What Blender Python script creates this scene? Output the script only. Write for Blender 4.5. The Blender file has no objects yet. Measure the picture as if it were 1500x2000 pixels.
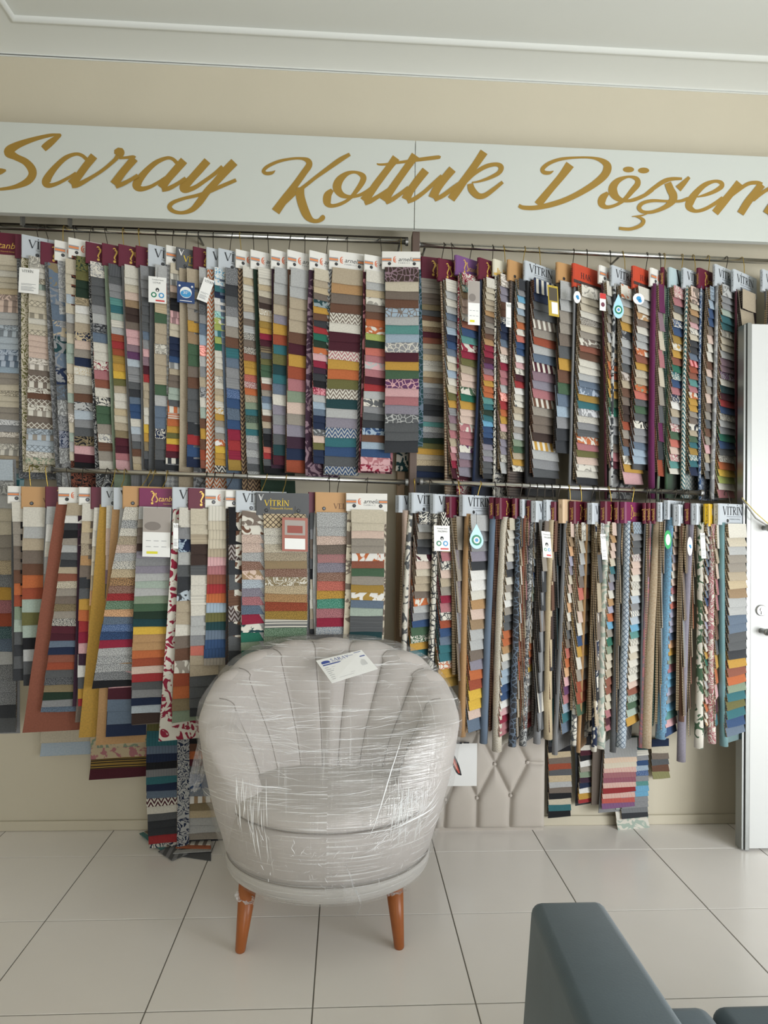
import bpy, math, random
import numpy as np
from mathutils import Vector, Matrix
random.seed(7)
SC = bpy.context.scene
COL = SC.collection
PI = math.pi

# ---------------------------------------------------------------- camera
F_PX = 1305.17; YAW = 0.0549434; PITCH = 0.016448; ROLL = 0.0141573
CAM_H = 1.40
def basis():
    cy, sy, cp, sp = math.cos(YAW), math.sin(YAW), math.cos(PITCH), math.sin(PITCH)
    w = Vector((sy*cp, cy*cp, sp)); r = Vector((cy, -sy, 0)); u = r.cross(w)
    cr, sr = math.cos(ROLL), math.sin(ROLL)
    return r*cr + u*sr, -r*sr + u*cr, w
RT, UP, FW = basis()
def ray(px, py):
    return FW + RT*((px-750)/F_PX) + UP*((1000-py)/F_PX)
_d = ray(620, 1616)
CAM_D = CAM_H/(-_d.z)*_d.y                       # back wall is the plane Y = 0
CAM = Vector((0, -CAM_D, CAM_H))
def at(px, py, Y=0.0):                            # photo pixel -> point on a vertical plane parallel to the wall
    d = ray(px, py); t = (Y-CAM.y)/d.y
    return CAM + d*t
def on_z(px, py, z=0.0):
    d = ray(px, py); t = (z-CAM.z)/d.z
    return CAM + d*t
cam = bpy.data.cameras.new('camera'); co = bpy.data.objects.new('camera', cam); COL.objects.link(co)
co.matrix_world = Matrix(((RT.x, UP.x, -FW.x, CAM.x), (RT.y, UP.y, -FW.y, CAM.y), (RT.z, UP.z, -FW.z, CAM.z), (0, 0, 0, 1)))
cam.sensor_fit = 'VERTICAL'; cam.sensor_height = 36; cam.sensor_width = 27; cam.lens = F_PX/2000*36
cam.clip_start = .02; SC.camera = co

# ---------------------------------------------------------------- world, light, exposure
SC.view_settings.view_transform = 'Standard'; SC.view_settings.look = 'None'
SC.view_settings.gamma = 1; SC.view_settings.use_curve_mapping = False
SC.view_settings.exposure = 0.03
wd = bpy.data.worlds.new('sky'); SC.world = wd; wd.use_nodes = True
bg = wd.node_tree.nodes['Background']; bg.inputs[0].default_value = (.78, .87, 1, 1); bg.inputs[1].default_value = .85
def area(name, loc, aim, sx, sy, power, col):
    l = bpy.data.lights.new(name, 'AREA'); l.shape = 'RECTANGLE'; l.size = sx; l.size_y = sy; l.energy = power; l.color = col
    o = bpy.data.objects.new(name, l); COL.objects.link(o); o.location = loc
    o.rotation_euler = (Vector(aim)-Vector(loc)).to_track_quat('-Z', 'Y').to_euler(); return o
area('daylight_through_shop_window', (1.9, -6.85, 1.3), (1.4, 0, .7), 3.4, 2.2, 108, (1, .99, .96))
area('daylight_through_side_window', (3.35, -3.5, 1.0), (1.1, 0, .45), 2.4, 1.7, 142, (.97, .99, 1))

# ---------------------------------------------------------------- helpers
def prop(o, label=None, cat=None, group=None, kind=None):
    for k, v in (('label', label), ('category', cat), ('group', group), ('kind', kind)):
        if v: o[k] = v
    return o
def root(name, loc, label, cat, group=None):
    o = bpy.data.objects.new(name, None); COL.objects.link(o); o.location = loc; o.empty_display_size = .05
    return prop(o, label, cat, group)
ORG = {}
def mesh(name, vs, fs, mats, parent=None, uvs=None, midx=None, smooth=False, loc=None):
    """vs in world coordinates; parents chain of pure translations"""
    if loc is None: loc = Vector((0, 0, 0))
    base = Vector(loc); off = Vector(base)
    p = parent
    while p is not None: off += Vector(p.location); p = p.parent
    me = bpy.data.meshes.new(name)
    me.from_pydata([tuple(Vector(v)-off) for v in vs], [], fs)
    if not isinstance(mats, (list, tuple)): mats = [mats]
    for m in mats: me.materials.append(m)
    if uvs is not None:
        l = me.uv_layers.new(name='UVMap'); vi = np.zeros(len(me.loops), dtype=np.int32); me.loops.foreach_get('vertex_index', vi)
        l.data.foreach_set('uv', np.asarray(uvs, dtype=np.float32)[vi].ravel())
    if midx is not None: me.polygons.foreach_set('material_index', midx)
    if smooth: me.polygons.foreach_set('use_smooth', [True]*len(me.polygons))
    me.update()
    o = bpy.data.objects.new(name, me); COL.objects.link(o); o.location = base; o.parent = parent
    return o
class MB:
    def __init__(s): s.v = []; s.f = []
    def add(s, vs, fs):
        n = len(s.v); s.v += [Vector(v) for v in vs]; s.f += [tuple(i+n for i in f) for f in fs]; return s
    def box(s, a, b):
        x0, y0, z0 = a; x1, y1, z1 = b
        return s.add([(x0,y0,z0),(x1,y0,z0),(x1,y1,z0),(x0,y1,z0),(x0,y0,z1),(x1,y0,z1),(x1,y1,z1),(x0,y1,z1)],
                     [(3,2,1,0),(4,5,6,7),(0,1,5,4),(1,2,6,5),(2,3,7,6),(3,0,4,7)])
    def tube(s, pts, r, n=6, cap=True):
        pts = [Vector(p) for p in pts]; rs = r if isinstance(r, (list, tuple)) else [r]*len(pts)
        rings = []; side = None
        for i, p in enumerate(pts):
            t = (pts[min(i+1, len(pts)-1)]-pts[max(i-1, 0)]).normalized()
            if side is None: side = t.cross(Vector((.13, .27, .95))).normalized() if abs(t.z) < .9 else t.cross(Vector((0, 1, 0))).normalized()
            side = (side - t*side.dot(t)).normalized(); b = t.cross(side)
            rings.append([p+(side*math.cos(2*PI*k/n)+b*math.sin(2*PI*k/n))*rs[i] for k in range(n)])
        vs = [v for rg in rings for v in rg]
        fs = [(i*n+k, i*n+(k+1) % n, (i+1)*n+(k+1) % n, (i+1)*n+k) for i in range(len(pts)-1) for k in range(n)]
        if cap: fs += [tuple(range(n))[::-1], tuple((len(pts)-1)*n+k for k in range(n))]
        return s.add(vs, fs)
    def lathe(s, c, prof, axis='Z', n=24):
        c = Vector(c); vs = []
        for r, h in prof:
            for k in range(n):
                a = 2*PI*k/n
                d = {'Z': (r*math.cos(a), r*math.sin(a), h), 'Y': (r*math.cos(a), h, r*math.sin(a)), 'X': (h, r*math.cos(a), r*math.sin(a))}[axis]
                vs.append(c+Vector(d))
        m = len(prof)
        fs = [(i*n+k, i*n+(k+1) % n, (i+1)*n+(k+1) % n, (i+1)*n+k) for i in range(m-1) for k in range(n)]
        fs += [tuple(range(n))[::-1], tuple((m-1)*n+k for k in range(n))]
        return s.add(vs, fs)
    def build(s, name, mat, parent=None, smooth=False, loc=None):
        return mesh(name, s.v, s.f, mat, parent, smooth=smooth, loc=loc)
def bevel(o, w=.004, seg=2):
    m = o.modifiers.new('bevel', 'BEVEL'); m.width = w; m.segments = seg; m.limit_method = 'ANGLE'; return o

# ---------------------------------------------------------------- colours and materials
def lin(h):
    c = [int(h[i:i+2], 16)/255 for i in (0, 2, 4)]
    return tuple((x/12.92 if x <= .04045 else ((x+.055)/1.055)**2.4) for x in c)
PAL = dict(iv='dbd7ca', cr='cfc5ae', wh='e6e5e0', be='b8a98f', ta='a08563', kh='8d7d5c', ca='b98f5c', br='6e4b38', db='43332e', gt='9c9488',
    tp='7a6d62', lg='b7b9b8', gr='8e9093', dg='5b5e61', ch='383b40', bk='1c1d22', na='1e2d4c', bl='30507c', sb='65778c', lb='9fb4c6', sk='67acd0',
    pb='b7c4cf', tl='2c6f78', dt='1b4449', tq='559590', mt='a7b8ab', sg='86987f', gn='46654a', dn='22392b', em='176f59', ol='6d6b39', ly='a8b556',
    mu='c6972b', ye='dfb41e', gd='a9862f', ora='c4672f', ru='a34a2b', tc='935540', co='cc6d5d', rd='a82c30', cm='96193b', bg='581f2e', mg='4d1a2a',
    pk='dbaaad', bp='dac0b0', rs='b57379', mv='8f7480', pu='663a66', pl='40273a', lv='a7a7bd', li='8f8a98', sa='c9b692', ap='dba979', ve='6b1f55', te='6d979c')
PAL['or'] = PAL['ora']
MATS = {}
def pal(k):
    c = lin(PAL[k]); l = .25*c[0]+.6*c[1]+.15*c[2]; return tuple((l+(x-l)*.88)*.84 for x in c)
def new_mat(name):
    m = bpy.data.materials.new(name); m.use_nodes = True
    return m, m.node_tree, m.node_tree.nodes['Principled BSDF']
def plain(name, hexc, rough=.6, metal=0, spec=.5, bumps=None, var=0.0, scale=30, coat=0, sheen=0):
    if name in MATS: return MATS[name]
    m, t, b = new_mat(name); c = lin(hexc)
    b.inputs['Base Color'].default_value = (*c, 1); b.inputs['Roughness'].default_value = rough
    b.inputs['Metallic'].default_value = metal; b.inputs['Specular IOR Level'].default_value = spec
    b.inputs['Coat Weight'].default_value = coat; b.inputs['Sheen Weight'].default_value = sheen
    if var or bumps:
        tc = t.nodes.new('ShaderNodeTexCoord'); nz = t.nodes.new('ShaderNodeTexNoise'); nz.inputs['Scale'].default_value = scale
        nz.inputs['Detail'].default_value = 5; t.links.new(tc.outputs['Object'], nz.inputs['Vector'])
        if var:
            mx = t.nodes.new('ShaderNodeMix'); mx.data_type = 'RGBA'
            mx.inputs[6].default_value = (*[x*(1-var) for x in c], 1); mx.inputs[7].default_value = (*[min(1, x*(1+var)) for x in c], 1)
            t.links.new(nz.outputs['Fac'], mx.inputs[0]); t.links.new(mx.outputs[2], b.inputs['Base Color'])
        if bumps:
            n2 = t.nodes.new('ShaderNodeTexNoise'); n2.inputs['Scale'].default_value = bumps[0]; n2.inputs['Detail'].default_value = 3
            t.links.new(tc.outputs['Object'], n2.inputs['Vector'])
            bp = t.nodes.new('ShaderNodeBump'); bp.inputs['Strength'].default_value = bumps[1]; bp.inputs['Distance'].default_value = bumps[2]
            t.links.new(n2.outputs['Fac'], bp.inputs['Height']); t.links.new(bp.outputs[0], b.inputs['Normal'])
    MATS[name] = m; return m
class NT:
    def __init__(s, t): s.t = t
    def m(s, op, a, b=None, c=None):
        n = s.t.nodes.new('ShaderNodeMath'); n.operation = op
        for i, x in enumerate((a, b, c)):
            if x is None: continue
            if isinstance(x, (int, float)): n.inputs[i].default_value = x
            else: s.t.links.new(x, n.inputs[i])
        return n.outputs[0]
def fab(tok):
    if tok in MATS: return MATS[tok]
    q = tok.split('.'); c1 = pal(q[0]); p = q[1] if len(q) > 1 and q[1] else 'w'
    lum = sum(c1)/3
    if len(q) > 2: c2 = pal(q[2])
    elif p in 'fldgszp': c2 = tuple(x*.45 for x in c1) if lum > .3 else tuple(min(1, x*1.5+.22) for x in c1)
    elif p == 'b': c2 = tuple(x*.45 for x in c1) if lum > .12 else tuple(x*1.6+.1 for x in c1)
    elif p == 'k': c2 = tuple(x*.5 for x in c1) if lum > .12 else tuple(x*1.8+.06 for x in c1)
    else: c2 = tuple(x*.8 for x in c1)
    m, t, b = new_mat('fabric_'+tok.replace('.', '_')); k = NT(t); L = t.links
    b.inputs['Roughness'].default_value = .85; b.inputs['Specular IOR Level'].default_value = .25; b.inputs['Sheen Weight'].default_value = .12
    uv = t.nodes.new('ShaderNodeTexCoord'); sp = t.nodes.new('ShaderNodeSeparateXYZ'); L.new(uv.outputs['UV'], sp.inputs[0])
    u, v = sp.outputs[0], sp.outputs[1]
    def noise(scale, det=2, dist=0, rough=.5):
        n = t.nodes.new('ShaderNodeTexNoise'); n.inputs['Scale'].default_value = scale; n.inputs['Detail'].default_value = det
        n.inputs['Distortion'].default_value = dist; n.inputs['Roughness'].default_value = rough; L.new(uv.outputs['UV'], n.inputs['Vector']); return n.outputs['Fac']
    sn = lambda x, per: k.m('SINE', k.m('MULTIPLY', x, 2*PI/per))
    sat = lambda x, g, o=0.5: k.m('MULTIPLY_ADD', x, g, o)
    if p == 'w': fac = sat(k.m('SUBTRACT', noise(150, 3), .5), 2.2)
    elif p == 'b': fac = sat(k.m('SUBTRACT', noise(330, 1), .52), 9)
    elif p == 'f': fac = sat(k.m('SUBTRACT', k.m('ABSOLUTE', k.m('SINE', k.m('MULTIPLY', noise(26, 1.5, 1.2), 22))), .55), 5)
    elif p == 'l': fac = sat(k.m('SUBTRACT', noise(17, 1, 2.5), .53), 25)
    elif p == 's': fac = sat(k.m('ADD', sn(u, .034), .1), 6)
    elif p == 'k': fac = sat(sn(u, .0065), .55)
    elif p == 'h': fac = sat(k.m('ADD', sn(v, .012), sn(v, .0073)), 2)
    elif p == 'z':
        fr = k.m('FRACT', k.m('MULTIPLY', u, 1/.028)); tri = k.m('ABSOLUTE', k.m('SUBTRACT', fr, .5))
        fac = sat(sn(k.m('ADD', v, k.m('MULTIPLY', tri, .045)), .020), 5)
    elif p == 'd':
        a = k.m('ABSOLUTE', sn(k.m('ADD', u, v), .044)); c = k.m('ABSOLUTE', sn(k.m('SUBTRACT', u, v), .044))
        fac = sat(k.m('SUBTRACT', .3, k.m('MINIMUM', a, c)), 8)
    elif p == 'g':
        vo = t.nodes.new('ShaderNodeTexVoronoi'); vo.feature = 'DISTANCE_TO_EDGE'; vo.inputs['Scale'].default_value = 48
        L.new(uv.outputs['UV'], vo.inputs['Vector']); fac = sat(k.m('SUBTRACT', .07, vo.outputs['Distance']), 25)
    elif p == 'p': fac = sat(k.m('ADD', sn(u, .02), sn(v, .02)), .7)
    elif p == 'c': fac = sat(k.m('SUBTRACT', .35, k.m('ABSOLUTE', k.m('SINE', k.m('MULTIPLY', u, PI/.0125)))), 3)
    fac = k.m('MINIMUM', k.m('MAXIMUM', fac, 0), 1)
    mx = t.nodes.new('ShaderNodeMix'); mx.data_type = 'RGBA'; L.new(fac, mx.inputs[0])
    mx.inputs[6].default_value = (*c1, 1); mx.inputs[7].default_value = (*c2, 1)
    L.new(mx.outputs[2], b.inputs['Base Color'])
    bp = t.nodes.new('ShaderNodeBump'); bp.inputs['Strength'].default_value = .35
    if p == 'c': bp.inputs['Distance'].default_value = .004; bp.invert = True; L.new(fac, bp.inputs['Height'])
    else: bp.inputs['Distance'].default_value = .0012; L.new(noise(500, 2), bp.inputs['Height'])
    L.new(bp.outputs[0], b.inputs['Normal'])
    MATS[tok] = m; return m
def edge_mat(tok='edge', hexa='a08e73', hexb='55473a'):
    if tok in MATS: return MATS[tok]
    m, t, b = new_mat('fabric_'+tok); k = NT(t); b.inputs['Roughness'].default_value = .9; b.inputs['Specular IOR Level'].default_value = .15
    tc = t.nodes.new('ShaderNodeTexCoord'); sp = t.nodes.new('ShaderNodeSeparateXYZ'); t.links.new(tc.outputs['Object'], sp.inputs[0])
    a = k.m('SINE', k.m('MULTIPLY', sp.outputs[2], 2*PI/.0105)); c = k.m('SINE', k.m('MULTIPLY', k.m('SUBTRACT', sp.outputs[1], sp.outputs[0]), 2*PI/.008))
    f = k.m('MINIMUM', k.m('MAXIMUM', k.m('MULTIPLY_ADD', k.m('MINIMUM', a, c), 1.2, .75), 0), 1)
    mx = t.nodes.new('ShaderNodeMix'); mx.data_type = 'RGBA'; t.links.new(f, mx.inputs[0])
    mx.inputs[6].default_value = (*lin(hexb), 1); mx.inputs[7].default_value = (*lin(hexa), 1); t.links.new(mx.outputs[2], b.inputs['Base Color'])
    MATS[tok] = m; return m
EDGES = {'t': edge_mat('edge_tan', 'b7a587', '6a5a48'), 'r': edge_mat('edge_rust', '8c6a55', '4a3128'), 'g': edge_mat('edge_grey', '85837c', '3e3c3a'),
         'n': edge_mat('edge_teal', '7b8a80', '2c4644'), 'd': edge_mat('edge_dark', '5d534c', '26221f')}
M_CHROME = plain('chrome', 'cfcfcd', .22, 1, bumps=None)
M_DARKWIRE = plain('dark_wire', '3a352f', .35, .8)
M_BRASS = plain('brass_wire', 'b59a4a', .3, .9)
M_INK = plain('black_ink', '23262a', .6)
M_GREYINK = plain('grey_ink', '6b7076', .6)
M_GOLD = plain('gold_ink', 'd8b25a', .4, .3)
M_GOLDY = plain('yellow_gold_ink', 'd9b92c', .45)
M_WHITEINK = plain('white_ink', 'e8e8e8', .6)
M_PAPER = plain('white_paper', 'e3e4e2', .6, var=.02)
M_BLUEINK = plain('blue_ink', '3d4f93', .5)
M_RED = plain('red_ink', 'c43838', .5)

# ---------------------------------------------------------------- the setting
M_WALL = plain('wall_paint', 'c6bfac', .75, spec=.3, bumps=(35, .12, .004), var=.035, scale=3)
M_CEIL = plain('ceiling_paint', 'd6d9d4', .8, spec=.2, bumps=(20, .08, .004), var=.02, scale=2)
M_GROUT = plain('grout', '77736b', .9)
M_TILE = plain('glazed_tile', 'efebe7', .2, spec=.5, var=.03, scale=5, bumps=(3, .04, .004))
XL = -2.1; XR = 3.45; YF = -7.0
zt0, zt1 = at(0, 108, 0).z, at(1500, 188, 0).z
ZW = (zt0+zt1)/2                                   # top of the painted wall, foot of the cornice
_c0 = at(400, 61, 0)                               # cornice lip seen at this pixel
ZC = ZW+.045
dd = ray(760, 75); tt = (ZC-CAM.z)/dd.z; COVE = max(.08, -(CAM.y+dd.y*tt))
ZC2 = ZC+.012
_r = ray(25, 32); _t = (ZC-CAM.z)/_r.z; XL = CAM.x+_r.x*_t-COVE; print('XL', XL, 'COVE', COVE, 'D', CAM_D)
wall = MB().box((XL-.15, 0, -.1), (XR+.15, .15, ZC2+.2)).build('wall_back', M_WALL); prop(wall, kind='structure')
prop(MB().box((XL-.15, YF, -.1), (XL, 0, ZC2+.2)).build('wall_left', M_WALL), kind='structure')
prop(MB().box((XL-.15, YF-.15, ZC2), (XR+.15, .15, ZC2+.15)).build('ceiling', M_CEIL), kind='structure')
mb = MB(); mb.box((XR, YF, -.1), (XR+.15, -4.9, ZC2+.2)); mb.box((XR, -2.1, -.1), (XR+.15, 0, ZC2+.2)); mb.box((XR, -4.9, 2.25), (XR+.15, -2.1, ZC2+.2)); mb.box((XR, -4.9, -.1), (XR+.15, -2.1, .1))
prop(mb.build('wall_right', M_WALL), kind='structure')
mb = MB(); mb.box((XL-.15, YF-.15, -.1), (.1, YF, ZC2+.2)); mb.box((3.4, YF-.15, -.1), (XR+.15, YF, ZC2+.2)); mb.box((.1, YF-.15, 2.6), (3.4, YF, ZC2+.2)); mb.box((.1, YF-.15, -.1), (3.4, YF, .15))
prop(mb.build('wall_front', M_WALL), kind='structure')
# cornice: profile swept along the back wall and the left wall (mitred)
_r = ray(25, 32); _t = (ZC-CAM.z)/_r.z; XL = CAM.x+_r.x*_t-COVE
prof = [(0, ZW), (.006, ZW), (.008, ZW+.003)]
for i in range(9):
    a = i/8*PI/2; prof.append((.008+(COVE-.036)*(i/8*.55+.45*(1-math.cos(a))), ZW+.003+(ZC-.004-ZW-.003)*(.55*i/8+.45*math.sin(a))))
prof += [(COVE-.022, ZC-.004), (COVE-.012, ZC-.010), (COVE-.002, ZC-.008), (COVE+.004, ZC2+.005)]
vs = []; n = len(prof)
for d, z in prof: vs.append((XR, -d, z))
for d, z in prof: vs.append((XL+d, -d, z))
for d, z in prof: vs.append((XL+d, YF, z))
fs = [(j*n+i, j*n+i+1, (j+1)*n+i+1, (j+1)*n+i) for j in range(2) for i in range(n-1)]
o = mesh('trim_1', vs, fs, M_CEIL, smooth=True); prop(o, 'white plaster cove cornice along the top of the wall', kind='structure')
mb = MB().box((XL, -.012, 0), (XR, 0, .045)); bevel(prop(mb.build('baseboard_back', M_WALL), kind='structure'), .010, 4)
# floor with its tiles
flo = MB().box((XL-.15, YF-.15, -.08), (XR+.15, .15, -.0022)).build('floor', M_GROUT); prop(flo, kind='structure')
xs_ = [on_z(627, 1664).x, on_z(850, 1664).x, on_z(1063, 1661).x, on_z(1277, 1661).x, on_z(411, 1668).x]
ys_ = [on_z(620, 1667).y, on_z(620, 1793).y, on_z(620, 1968).y]
TX = (xs_[3]-xs_[4])/4; TY = (ys_[0]-ys_[2])/2; X0 = xs_[1]; Y0 = ys_[0]
def tile_mesh(w, d):
    g = .0021; h = 0; b = .0008
    a = [(g, g), (w-g, g), (w-g, d-g), (g, d-g)]; a2 = [(g+b, g+b), (w-g-b, g+b), (w-g-b, d-g-b), (g+b, d-g-b)]
    me = bpy.data.meshes.new('tile'); me.from_pydata([(x, y, -.006) for x, y in a]+[(x, y, -.0006) for x, y in a]+[(x, y, 0) for x, y in a2], [],
        [(0,1,5,4),(1,2,6,5),(2,3,7,6),(3,0,4,7),(4,5,9,8),(5,6,10,9),(6,7,11,10),(7,4,8,11),(8,9,10,11)])
    me.materials.append(M_TILE); return me
full = tile_mesh(TX, TY)
for i in range(-6, 8):
    for j in range(-9, 1):
        x = X0+i*TX; y = Y0+j*TY; x1 = min(x+TX, XR); y1 = min(y+TY, 0); xa = max(x, XL)
        if x1-xa < .02 or y1-y < .02: continue
        me = full if (x1-xa > TX-.001 and y1-y > TY-.001) else tile_mesh(x1-xa, y1-y)
        o = bpy.data.objects.new('tile', me); COL.objects.link(o); o.location = (xa, y, 0); o.parent = flo

# ---------------------------------------------------------------- lettering tools
def catmull(P, n=6):
    P = [np.array(p, float) for p in P]
    if len(P) < 3:
        return [P[0]+(P[-1]-P[0])*i/n for i in range(n+1)]
    Q = [2*P[0]-P[1]]+P+[2*P[-1]-P[-2]]; out = []
    for i in range(1, len(Q)-2):
        for k in range(n):
            t = k/n
            out.append(.5*((2*Q[i])+(-Q[i-1]+Q[i+1])*t+(2*Q[i-1]-5*Q[i]+4*Q[i+1]-Q[i+2])*t*t+(-Q[i-1]+3*Q[i]-3*Q[i+1]+Q[i+2])*t**3))
    out.append(P[-1]); return out
def ribbon(P, n=6):
    """2-D stroke (x, y, width) -> quads"""
    C = catmull(P, n) if n else [np.array(p, float) for p in P]; L = []; R = []
    for i, c in enumerate(C):
        a = C[max(i-1, 0)]; b = C[min(i+1, len(C)-1)]; t = b[:2]-a[:2]; t = t/(np.hypot(*t)+1e-9); nn = np.array([-t[1], t[0]])
        w = max(c[2], .001)/2; L.append(c[:2]+nn*w); R.append(c[:2]-nn*w)
    m = len(C); return [tuple(x) for x in L+R], [(i, i+1, m+i+1, m+i) for i in range(m-1)]
GL = {  # serif capitals, unit height, y up: (advance, strokes)
 'V': (.86, [[(.06,1,.15),(.43,0,.15)],[(.43,.02,.06),(.78,1,.06)],[(-.04,.975,.05),(.22,.975,.05)],[(.66,.975,.05),(.9,.975,.05)]]),
 'I': (.36, [[(.16,0,.15),(.16,1,.15)],[(0,.025,.05),(.32,.025,.05)],[(0,.975,.05),(.32,.975,.05)],[(.10,1.2,.13),(.22,1.2,.13)]]),
 'T': (.78, [[(.37,0,.15),(.37,1,.15)],[(0,.96,.08),(.74,.96,.08)],[(.03,1,.05),(.03,.78,.03)],[(.71,1,.05),(.71,.78,.03)],[(.22,.025,.05),(.52,.025,.05)]]),
 'R': (.78, [[(.16,0,.15),(.16,1,.15)],[(0,.025,.05),(.32,.025,.05)],[(.02,.97,.06),(.35,.97,.06),(.53,.88,.1),(.56,.74,.14),(.5,.58,.1),(.2,.51,.06)],[(.3,.52,.13),(.7,.02,.13)]]),
 'N': (.92, [[(.12,0,.06),(.12,1,.06)],[(.08,1,.15),(.76,0,.15)],[(.77,0,.06),(.77,1,.06)],[(0,.025,.05),(.25,.025,.05)],[(.64,.975,.05),(.9,.975,.05)]]),
 'H': (.92, [[(.16,0,.15),(.16,1,.15)],[(.7,0,.15),(.7,1,.15)],[(.16,.52,.06),(.7,.52,.06)],[(0,.025,.05),(.32,.025,.05)],[(.54,.025,.05),(.86,.025,.05)],[(0,.975,.05),(.32,.975,.05)],[(.54,.975,.05),(.86,.975,.05)]]),
 'A': (.88, [[(.08,0,.06),(.42,1,.06)],[(.42,1,.15),(.76,0,.15)],[(.2,.35,.05),(.64,.35,.05)],[(-.04,.025,.05),(.2,.025,.05)],[(.62,.025,.05),(.88,.025,.05)]]),
 'K': (.86, [[(.16,0,.15),(.16,1,.15)],[(.2,.45,.06),(.66,1,.06)],[(.34,.6,.14),(.74,0,.14)],[(0,.025,.05),(.32,.025,.05)],[(0,.975,.05),(.32,.975,.05)],[(.56,.975,.05),(.8,.975,.05)]]),
 'E': (.7, [[(.16,0,.15),(.16,1,.15)],[(0,.97,.06),(.56,.97,.06)],[(.16,.52,.06),(.46,.52,.06)],[(0,.03,.06),(.6,.03,.06)],[(.56,1,.04),(.56,.8,.03)],[(.6,0,.04),(.6,.22,.03)]]),
 'L': (.68, [[(.16,0,.15),(.16,1,.15)],[(0,.975,.05),(.32,.975,.05)],[(0,.03,.06),(.58,.03,.06)],[(.58,0,.04),(.58,.25,.03)]]),
 'S': (.66, [[(.52,.82,.05),(.4,.97,.06),(.2,.95,.08),(.1,.76,.12),(.3,.52,.15),(.5,.28,.12),(.4,.04,.08),(.2,.02,.06),(.06,.2,.05)]]),
 'Y': (.8, [[(.38,0,.15),(.38,.5,.15)],[(.06,1,.15),(.38,.45,.13)],[(.38,.45,.06),(.7,1,.06)],[(.22,.025,.05),(.54,.025,.05)],[(-.04,.975,.05),(.2,.975,.05)],[(.6,.975,.05),(.82,.975,.05)]]),
}
def serif(txt, h):
    vs, fs = [], []; x = 0
    for ch in txt:
        adv, st = GL[ch]
        for s_ in st:
            v, f = ribbon(s_, 0 if len(s_) == 2 else 4); n = len(vs); vs += [((a+x)*h, b*h) for a, b in v]; fs += [tuple(i+n for i in q) for q in f]
        x += adv*1.05
    return vs, fs, x*h
FONTC = {}
def sans(txt, h, shear=0):
    k = (txt, shear)
    if k not in FONTC:
        c = bpy.data.curves.new('t', 'FONT'); c.body = txt; c.size = 1; c.shear = shear; c.resolution_u = 2; c.fill_mode = 'FRONT'
        o = bpy.data.objects.new('t', c); COL.objects.link(o); dg = bpy.context.evaluated_depsgraph_get()
        me = bpy.data.meshes.new_from_object(o.evaluated_get(dg)); FONTC[k] = ([(v.co.x, v.co.y) for v in me.vertices], [tuple(p.vertices) for p in me.polygons])
        bpy.data.objects.remove(o); bpy.data.curves.remove(c); bpy.data.meshes.remove(me)
    vs, fs = FONTC[k]; return [(x*h, y*h) for x, y in vs], fs, (max(x for x, y in vs)*h if vs else 0)
def rect2(x0, y0, x1, y1): return [(x0, y0), (x1, y0), (x1, y1), (x0, y1)], [(0, 1, 2, 3)]
def disc2(cx, cy, rx, ry=None, n=14):
    ry = ry or rx; return [(cx+rx*math.cos(2*PI*i/n), cy+ry*math.sin(2*PI*i/n)) for i in range(n)], [tuple(range(n))]
LOGO = [  # tall swirling initial of the gold script, unit height
 [(.02,.92,.03),(.1,.98,.08),(.2,.93,.06)],
 [(.12,.82,.03),(.22,.86,.1),(.26,.72,.11),(.18,.52,.08),(.12,.34,.09),(.2,.22,.05)],
 [(.34,.8,.03),(.42,.84,.06),(.38,.7,.05),(.44,.54,.07),(.52,.38,.09),(.46,.22,.08),(.34,.2,.04)]]
def logo2(h):
    vs, fs = [], []
    for s_ in LOGO:
        v, f = ribbon(s_, 4); n = len(vs); vs += [(a*h, b*h) for a, b in v]; fs += [tuple(i+n for i in q) for q in f]
    v, f = disc2(.14*h, .1*h, .09*h, n=10); n = len(vs); vs += v; fs += [tuple(i+n for i in q) for q in f]
    v, f, w = sans('tanbul', .55*h, .3); n = len(vs); vs += [(a+.54*h, b+.25*h) for a, b in v]; fs += [tuple(i+n for i in q) for q in f]
    return vs, fs, 0
class Print:
    """flat print laid on a surface frame: origin O, right R, up U, normal N"""
    def __init__(s, O, R, U, N): s.O, s.R, s.U, s.N = Vector(O), Vector(R), Vector(U), Vector(N); s.k = {}
    def put(s, m, x, y, vf, lift=.0006, rot=0):
        vs, fs = vf[0], vf[1]; V, Fc = s.k.setdefault(m.name, ([], [], m))[:2]; n = len(V); c, q = math.cos(rot), math.sin(rot)
        for a, b in vs:
            a, b = a*c-b*q, a*q+b*c
            V.append(s.O+s.R*(x+a)+s.U*(y+b)+s.N*lift)
        Fc.extend(tuple(i+n for i in f) for f in fs)
    def done(s, parent, name='printing'):
        V, Fc, ms, mi = [], [], [], []
        for kk, (v, f, m) in s.k.items():
            n = len(V); V += v; Fc += [tuple(i+n for i in q) for q in f]; mi += [len(ms)]*len(f); ms.append(m)
        return mesh(name, V, Fc, ms, parent, midx=mi) if V else None

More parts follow.
